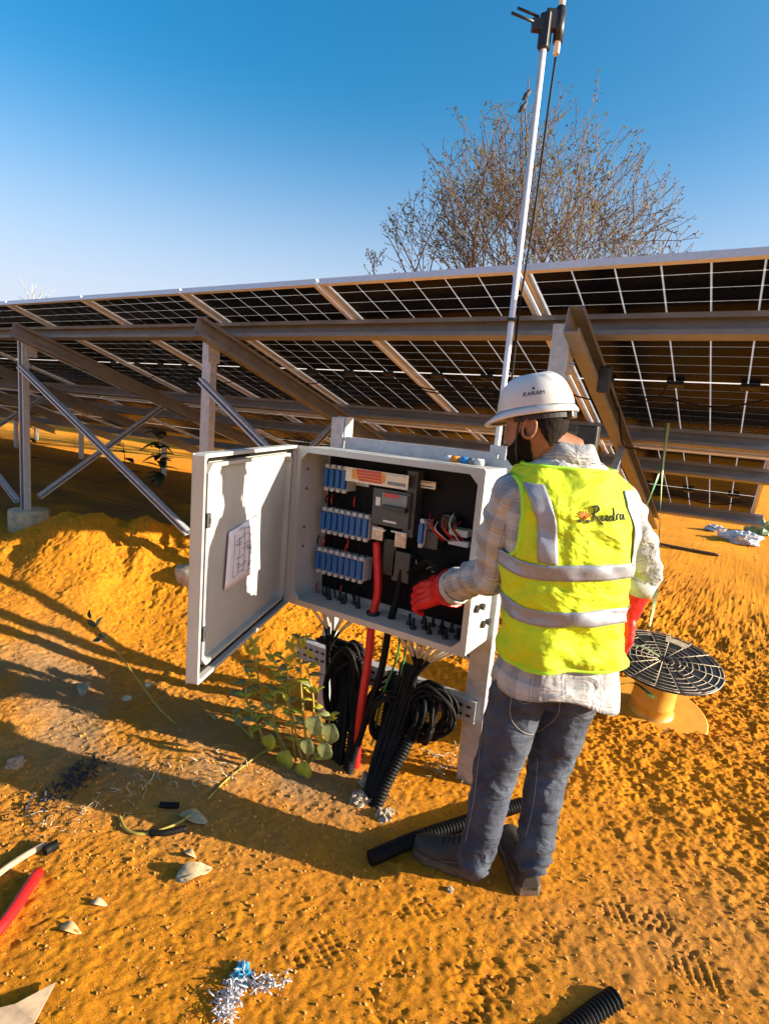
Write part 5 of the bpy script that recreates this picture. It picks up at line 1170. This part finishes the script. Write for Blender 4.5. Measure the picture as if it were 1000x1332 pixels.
tw_ = MB(); r_ = ray(688, 100); p = EYE + r_ * (11.25 / Vector((r_.x, r_.y)).length); tw_.tube(spline([p, p + Vector((0.0, 0, -0.35)), p + Vector((-0.05, 0.02, -0.9)), p + Vector((0.05, 0.2, -1.9))], 5), 0.011, 4); tw_.build('twig', M['bark'], tree)
# pale dry twig standing above the far left end of the panels
r_ = ray(45, 388); p = EYE + r_ * (16.0 / Vector((r_.x, r_.y)).length)
bush = thing('dry_bush', 'pale bare bush top poking above the panels at far left', 'bush', (p.x, p.y, 0))
w = MB(); rb = random.Random(4)
w.tube([Vector((p.x, p.y, 0)), Vector((p.x, p.y, p.z - 0.3))], [0.05, 0.03], 6)
for k in range(9):
    a = Vector((rb.uniform(-1, 1), rb.uniform(-0.5, 0.5), rb.uniform(0.3, 1.0))).normalized(); q_ = Vector((p.x, p.y, p.z - 0.3)); e = q_ + a * rb.uniform(0.4, 0.85); w.tube([q_, q_.lerp(e, 0.5) + Vector((0, 0, 0.04)), e], [0.014, 0.01, 0.004], 4); w.tube([q_.lerp(e, 0.6), q_.lerp(e, 0.6) + Vector((rb.uniform(-.2, .2), 0, .2))], [0.008, 0.003], 4)
w.build('twigs', M['haytwig'], bush)

# ------------------------------------------------------------------ plants
def leaf_pts(p, d, up, ln, wd, fold=0.15, seg=6):
    d = d.normalized(); s_ = d.cross(up).normalized(); n = s_.cross(d); V = []; Fc = []
    for i in range(seg + 1):
        t = i / seg; w_ = wd * math.sin(PI * min(1, t ** 0.85 * 0.96 + 0.03)) * 0.5; c = p + d * (ln * t) - n * (ln * 0.18 * t * t)
        V += [c - s_ * w_ + n * w_ * fold * 2, c, c + s_ * w_ + n * w_ * fold * 2]
    for i in range(seg):
        for j in (0, 1): Fc.append((i * 3 + j, i * 3 + j + 1, i * 3 + j + 4, i * 3 + j + 3))
    return V, Fc
def leaf(parent, p, d, up, ln, wd, m):
    w = MB(); V, Fc = leaf_pts(Vector(p), Vector(d), Vector(up), ln, wd); w.add(V, Fc, True); o = w.build('leaf', m, parent); s_ = o.modifiers.new('t', 'SOLIDIFY'); s_.thickness = 0.0012; return o
def plantstem(parent, pts, r, m): 
    w = MB(); P_ = spline(pts, 6); w.tube(P_, [r * (1 - 0.5 * i / len(P_)) for i in range(len(P_))], 6); w.build('stem', m, parent); return P_
rp = random.Random(9)
pb = atz(395, 1000, 0.0); milk = thing('milkweed_plant', 'low wild plant with round grey green leaves growing in front of the conduits', 'plant', pb)
YP = pb.y
def pl(px, py, dy=0.0): return aty(px, py, YP + dy)
stems = [[(395, 1000), (380, 930), (372, 860)], [(380, 990), (345, 920), (330, 850)], [(350, 975), (320, 905), (335, 860)], [(400, 990), (392, 900), (390, 830)], [(385, 1000), (330, 985), (290, 965)], [(395, 1000), (420, 970), (430, 930)], [(360, 990), (318, 950), (302, 925)], [(370, 985), (355, 930), (362, 895)], [(400, 995), (408, 920), (400, 870)], [(350, 985), (310, 975), (285, 940)], [(385, 990), (372, 900), (350, 845)], [(345, 985), (335, 940), (312, 900)]]
for st in stems:
    P_ = plantstem(milk, [pl(x, y, 0.02 * i) for i, (x, y) in enumerate(st)], 0.0055, M['stem'])
    for j in range(3, len(P_), 1):
        for sg in (1, -1):
            if rp.random() < 0.34: continue
            d = RI * sg * rp.uniform(0.4, 1) + Vector((rp.uniform(-.3, .3), rp.uniform(-.6, .3), rp.uniform(0.1, 0.8)))
            m_ = M['leafy'] if rp.random() < 0.55 else M['leaf']; leaf(milk, P_[j], d, Vector((0, -0.5, 1)), rp.uniform(0.03, 0.07), rp.uniform(0.014, 0.032), m_)
for (x, y, r) in ((413, 945, 22), (433, 955, 20), (402, 972, 17), (426, 978, 18), (375, 990, 22), (398, 1003, 20), (352, 965, 18), (338, 985, 14)):
    c = pl(x, y, -0.03); sz = r * 1.5 / 740 * 2.2; leaf(milk, c - Vector((0, 0, -sz / 2)), Vector((rp.uniform(-.3, .3), -0.3, -1)), Vector((0.1, -1, 0.2)), sz, sz * 0.95, M['leaf'] if x > 400 and y < 990 else M['leafy'])
for (x, y) in ((385, 850), (378, 840), (395, 845), (330, 838), (322, 850)):
    for k in range(4):
        a = rp.uniform(0, 6.28); leaf(milk, pl(x, y, 0.04), Vector((math.cos(a), 0.3 * rp.uniform(-1, 1), math.sin(a) * 0.8 + 0.4)), Vector((0, -1, 0.3)), rp.uniform(0.05, 0.085), rp.uniform(0.015, 0.025), M['leafy'])
# the long leaning stem on the left
q0 = atz(285, 970, 0.0); YQ = q0.y
wd_ = thing('weed_stem', 'long leaning weed stem with a few leaves in front of the sand heap', 'plant', q0)
def ql(px, py, dy=0.0): return aty(px, py, YQ + dy)
P_ = plantstem(wd_, [ql(300, 972), ql(250, 955, -0.02), ql(210, 925, -0.04), ql(180, 885, -0.05), ql(150, 845, -0.05), ql(125, 815, -0.05)], 0.0055, M['stem'])
P2 = plantstem(wd_, [ql(222, 990, -0.03), ql(190, 965, -0.05), ql(165, 945, -0.05), ql(148, 928, -0.05)], 0.0045, M['stem'])
P3 = plantstem(wd_, [ql(192, 905, -0.04), ql(205, 892, -0.04), ql(222, 880, -0.03)], 0.0025, M['stemb'])
for (x, y, dx, dz, ln, wd2, m_) in ((125, 815, -0.6, 0.5, 0.06, 0.03, 'leafd'), (125, 815, 0.4, 0.8, 0.065, 0.03, 'leaf'), (118, 805, -0.2, 1, 0.05, 0.03, 'leafd'), (128, 825, 0.8, -0.2, 0.05, 0.025, 'leafd'), (132, 832, -0.8, -0.1, 0.05, 0.025, 'leafd'), (185, 955, 0.8, 0.45, 0.11, 0.05, 'leafd'), (150, 930, -0.8, 0.2, 0.05, 0.03, 'leaf'), (165, 945, 0.3, 0.9, 0.04, 0.02, 'leaf'), (205, 980, 0.3, -0.6, 0.05, 0.025, 'leaf'), (188, 893, 0.6, 0.4, 0.05, 0.03, 'paleleaf'), (172, 908, -0.9, -0.1, 0.06, 0.03, 'paleleaf')):
    leaf(wd_, ql(x, y, -0.05), RI * dx + Vector((0, -0.1, dz)), Vector((0, -0.8, 0.5)), ln, wd2, M[m_])
cable('plant_stalk', [atz(390, 968, 0.03), atz(350, 975, 0.02), atz(300, 1010, 0.02), atz(270, 1040, 0.02)], 0.004, M['stem'], 'yellow stalk lying on the sand below the leafy plant', 'stalk')
# dark shrub under the array
sb = aty(200, 660, 3.6); sb.z = gz(sb.x, sb.y)
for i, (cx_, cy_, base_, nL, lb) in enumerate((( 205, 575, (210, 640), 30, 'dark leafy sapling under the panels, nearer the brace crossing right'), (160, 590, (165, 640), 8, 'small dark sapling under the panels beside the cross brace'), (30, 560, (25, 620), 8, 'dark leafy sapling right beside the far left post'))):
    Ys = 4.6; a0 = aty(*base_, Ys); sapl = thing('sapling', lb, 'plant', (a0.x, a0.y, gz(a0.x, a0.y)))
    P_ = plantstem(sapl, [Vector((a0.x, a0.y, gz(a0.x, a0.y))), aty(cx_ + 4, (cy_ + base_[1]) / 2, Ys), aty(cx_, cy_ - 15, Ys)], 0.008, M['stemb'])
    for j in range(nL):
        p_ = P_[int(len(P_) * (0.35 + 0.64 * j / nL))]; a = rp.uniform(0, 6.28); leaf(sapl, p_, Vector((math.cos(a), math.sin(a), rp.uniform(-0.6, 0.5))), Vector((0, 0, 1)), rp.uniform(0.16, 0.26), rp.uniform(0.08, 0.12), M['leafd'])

# ------------------------------------------------------------------ things lying on the ground
def gp(px, py, up=0.0):
    p = atz(px, py, 0.0)
    for _ in range(4): p = atz(px, py, gz(p.x, p.y) + up)
    return p
cable('corrugated_pipe', [gp(482, 1117, 0.03), gp(540, 1092, 0.03), gp(600, 1072, 0.035), gp(680, 1046, 0.035)], 0.028, M['rubber'], 'black corrugated pipe lying behind the man\'s shoes', 'pipe', corr=True, n=14)
cable('corrugated_pipe', [gp(800, 1300, -0.002), gp(770, 1322, -0.006), gp(730, 1354, -0.008), gp(690, 1389, -0.01)], 0.031, M['rubber'], 'short black corrugated pipe end at the bottom edge of the sand', 'pipe', corr=True, n=16)
cable('red_pipe', [gp(-30, 1240, 0.02), gp(10, 1195, 0.02), gp(50, 1135, 0.02)], 0.018, M['red'], 'red cable offcut lying on the sand in the left foreground', 'cable offcut')
cable('stick', [gp(-20, 1150, 0.012), gp(25, 1118, 0.012), gp(60, 1098, 0.014)], 0.011, M['wood'], 'grey stick with a black end above the red offcut', 'stick')
cable('black_offcut', [gp(58, 1108, 0.015), gp(66, 1103, 0.018), gp(76, 1098, 0.015)], 0.016, M['rubber'], 'stub of black tube at the end of the stick', 'tube offcut')
cable('black_offcut', [gp(208, 1047, 0.012), gp(218, 1048, 0.012), gp(232, 1048, 0.012)], 0.012, M['rubber'], 'short black tube lying alone on brown sand left of centre', 'tube offcut')
cable('black_offcut', [gp(195, 1083, 0.012), gp(215, 1084, 0.012), gp(242, 1078, 0.012)], 0.011, M['rubber'], 'thin black tube lying across the yellow stalk', 'tube offcut')
cable('yellow_stalk', [gp(155, 1062, 0.006), gp(165, 1080, 0.006), gp(190, 1085, 0.006), gp(230, 1072, 0.008), gp(250, 1058, 0.01)], 0.0055, M['stem'], 'curved yellow stalk with a dry leaf at its end', 'stalk')
def dryleaf(px, py, d, ln, wd2, m, label):
    p = gp(px, py, 0.006); w = MB(); V, Fc = leaf_pts(p, Vector((d[0], d[1], 0.10)), Vector((0.1, -0.15, 1)), ln, wd2, 0.35, 8)
    V = [v + Vector((0, 0, 0.012 * noise.noise(v * 25))) for v in V]; w.add(V, Fc, True); w2_ = single(w, 'dry_leaf', m, label, 'dry leaf', 'dry leaves on the sand'); w2_.modifiers.new('t', 'SOLIDIFY').thickness = 0.0015
dryleaf(238, 1064, (0.75, 0.3), 0.11, 0.045, M['paleleaf'], 'pale dry leaf at the end of the yellow stalk')
dryleaf(232, 1062, (0.5, 0.45), 0.09, 0.035, M['dryleaf'], 'narrow dry leaf touching the pale leaf on the stalk')
dryleaf(228, 1148, (0.3, 0.7), 0.12, 0.07, M['paleleaf'], 'curled pale dry leaf on open sand below the stalk')
dryleaf(240, 1108, (0.7, 0.1), 0.05, 0.03, M['paleleaf'], 'small crumpled dry leaf just above the curled one')
dryleaf(110, 890, (0.7, -0.5), 0.13, 0.06, M['paleleaf'], 'large pale dry leaf at the foot of the sand heap')
dryleaf(118, 1175, (0.6, 0.4), 0.05, 0.025, M['paleleaf'], 'tiny pale leaf scrap left of the curled leaf')
dryleaf(78, 1205, (0.8, 0.3), 0.07, 0.03, M['dryleaf'], 'thin brown leaf scrap right of the red offcut')
# cardboard scrap bottom left
w = MB(); cp = [gp(72, 1280, 0.012), gp(45, 1332, 0.01), gp(-40, 1350, 0.01), gp(-20, 1318, 0.02), gp(20, 1308, 0.02)]
w.add(cp + [p + Vector((0, 0, 0.004)) for p in cp], [(4, 3, 2, 1, 0), (5, 6, 7, 8, 9)] + [(i, (i + 1) % 5, 5 + (i + 1) % 5, 5 + i) for i in range(5)]); single(w, 'board_scrap', M['wood'], 'pointed grey board scrap in the bottom left corner', 'scrap')
# crumpled things: blue wrapper, silver shreds, rags, plastic heap
def crumple(name, px, py, r, m, label, cat, amp=0.5, seed=0, flat=0.6):
    p = gp(px, py, r * 0.3); w = MB(); w.ball(p, (r, r, r * flat), 22, 14)
    w.v = [p + (v - p) * (1 + amp * (noise.noise((v - p) * (2.2 / r) + Vector((seed, 0, 0))) + 0.6 * noise.noise((v - p) * (5 / r) + Vector((0, seed, 0))))) for v in w.v]; w.smooth = [False] * len(w.f)
    return single(w, name, m, label, cat)
crumple('blue_wrapper', 314, 1268, 0.026, M['bluewrap'], 'crumpled bright blue plastic wrapper on the foreground sand', 'wrapper', 0.9, 2)
def shreds(name, pts, n, ln, m, label, seed, spread=0.03, curl=0.4, kind='stuff', cat='shreds', r=0.0016):
    r_ = random.Random(seed); w = MB()
    for i in range(n):
        t = r_.random() * (len(pts) - 1); a = pts[int(t)]; b = pts[min(int(t) + 1, len(pts) - 1)]; f_ = t - int(t); p = gp(a[0] + (b[0] - a[0]) * f_, a[1] + (b[1] - a[1]) * f_, 0.004) + Vector((r_.gauss(0, spread * .5), r_.gauss(0, spread * .5), r_.random() * 0.018))
        d = Vector((r_.uniform(-1, 1), r_.uniform(-1, 1), r_.uniform(-curl, curl))).normalized(); e = Vector((r_.uniform(-1, 1), r_.uniform(-1, 1), r_.uniform(-curl, curl))).normalized(); L_ = ln * r_.uniform(0.4, 1.2)
        w.tube([p, p + d * L_ * 0.5 + Vector((0, 0, 0.004)), p + d * L_ * 0.7 + e * L_ * 0.4], r * r_.uniform(0.7, 2.0), 4, flat=0.35)
    return single(w, name, m, label, cat, None, kind)
shreds('silver_shreds', [(310, 1278), (300, 1300), (288, 1330)], 130, 0.035, M['foil'], 'silvery plastic shreds strewn below the blue wrapper', 1)
shreds('silver_shreds', [(325, 1280), (350, 1284), (372, 1275)], 80, 0.03, M['foil'], 'silvery plastic shreds trailing right of the blue wrapper', 2, 0.02)
shreds('charred_scraps', [(75, 1035), (100, 1012), (135, 990)], 150, 0.03, M['char'], 'patch of black and grey charred scraps on the brown sand at left', 3, 0.07, r=0.0028)
shreds('charred_scraps', [(30, 1062), (60, 1040), (80, 1030)], 60, 0.03, M['char'], 'thin scatter of dark scraps left of the charred patch', 6, 0.06, r=0.003)
shreds('pale_straw', [(60, 1080), (160, 1030), (250, 1000), (330, 1010)], 90, 0.06, M['paleleaf'], 'scattered bits of pale straw across the shaded sand', 8, 0.10)
shreds('pale_straw', [(560, 985), (590, 1000), (560, 1010), (600, 970)], 60, 0.06, M['paleleaf'], 'pale straw by the foot of the right post', 9, 0.05)
crumple('rag', 468, 1040, 0.035, M['rag'], 'dirty pale rag left of the conduits where they enter the ground', 'rag', 0.9, 4)
crumple('rag', 478, 1020, 0.03, M['rag'], 'dirty pale rag stuffed upright against the ribbed conduits', 'rag', 0.9, 6, 1.2)
crumple('rag', 500, 1060, 0.028, M['rag'], 'dirty pale rag right of the conduits where they enter the ground', 'rag', 0.9, 7)
crumple('plastic_sheet', 965, 700, 0.22, M['plasticsheet'], 'crumpled pale plastic sheeting on the ground at the far right', 'plastic sheet', 0.9, 11, 0.45)
crumple('plastic_sheet', 995, 690, 0.25, M['strapp'], 'pale green plastic bag beside the sheeting at far right', 'plastic bag', 0.7, 12, 0.6)
crumple('plastic_sheet', 930, 688, 0.13, M['plasticsheet'], 'small crumpled plastic scrap left of the far right sheeting', 'plastic scrap', 0.9, 13, 0.5)
cable('long_stick', [gp(836, 703, 0.02), gp(880, 712, 0.02), gp(935, 722, 0.02)], 0.02, M['stemb'], 'dark stick lying on sand beyond the cable drum', 'stick')
# stones: a few to pick out, the rest a scatter
rs = random.Random(5)
for (px, py, r, lb) in ((20, 993, 0.035, 'rounded stone on brown sand at the left edge'), (130, 836, 0.03, 'small grey stone low on the sand heap'), (585, 1158, 0.012, 'small pink stone below the left shoe'), (418, 835, 0.03, 'stone on the ground under the left box corner')):
    crumple('stone', px, py, r, M['stone'], lb, 'stone', 0.4, px % 17, 0.7)
pm = MB(); NPB = 9000
pxs = np.where(np.arange(NPB) < 3000, rng.uniform(0, 520, NPB), rng.uniform(-40, 1040, NPB)); pys = np.where(np.arange(NPB) < 3000, rng.uniform(820, 1130, NPB), rng.uniform(700, 1345, NPB))
P0s = [atz(float(x), float(y), 0.02) for x, y in zip(pxs, pys)]
gh_ = gheight(np.array([p.x for p in P0s]), np.array([p.y for p in P0s]))
for i in range(NPB):
    p = Vector((P0s[i].x, P0s[i].y, float(gh_[i]))); r = (0.0018 + 0.0085 * rs.random() ** 3) * (0.6 + 0.2 * p.y); a = Vector((rs.uniform(-1, 1), rs.uniform(-1, 1), rs.uniform(-1, 1))).normalized(); b = a.orthogonal().normalized(); c = a.cross(b); q1, q2, q3, q4 = (rs.uniform(0.5, 1.1) for _ in range(4))
    pm.add([p + a * r, p - a * r * q1, p + b * r * q2, p - b * r * .8 + a * r * 0.3, p + c * r * q3, p - c * r * q4 + b * r * 0.2], [(0, 2, 4), (2, 1, 4), (1, 3, 4), (3, 0, 4), (2, 0, 5), (1, 2, 5), (3, 1, 5), (0, 3, 5)])
single(pm, 'pebbles', M['clod'], 'loose sandy pebbles and clods scattered over the ground', 'pebbles', None, 'stuff')
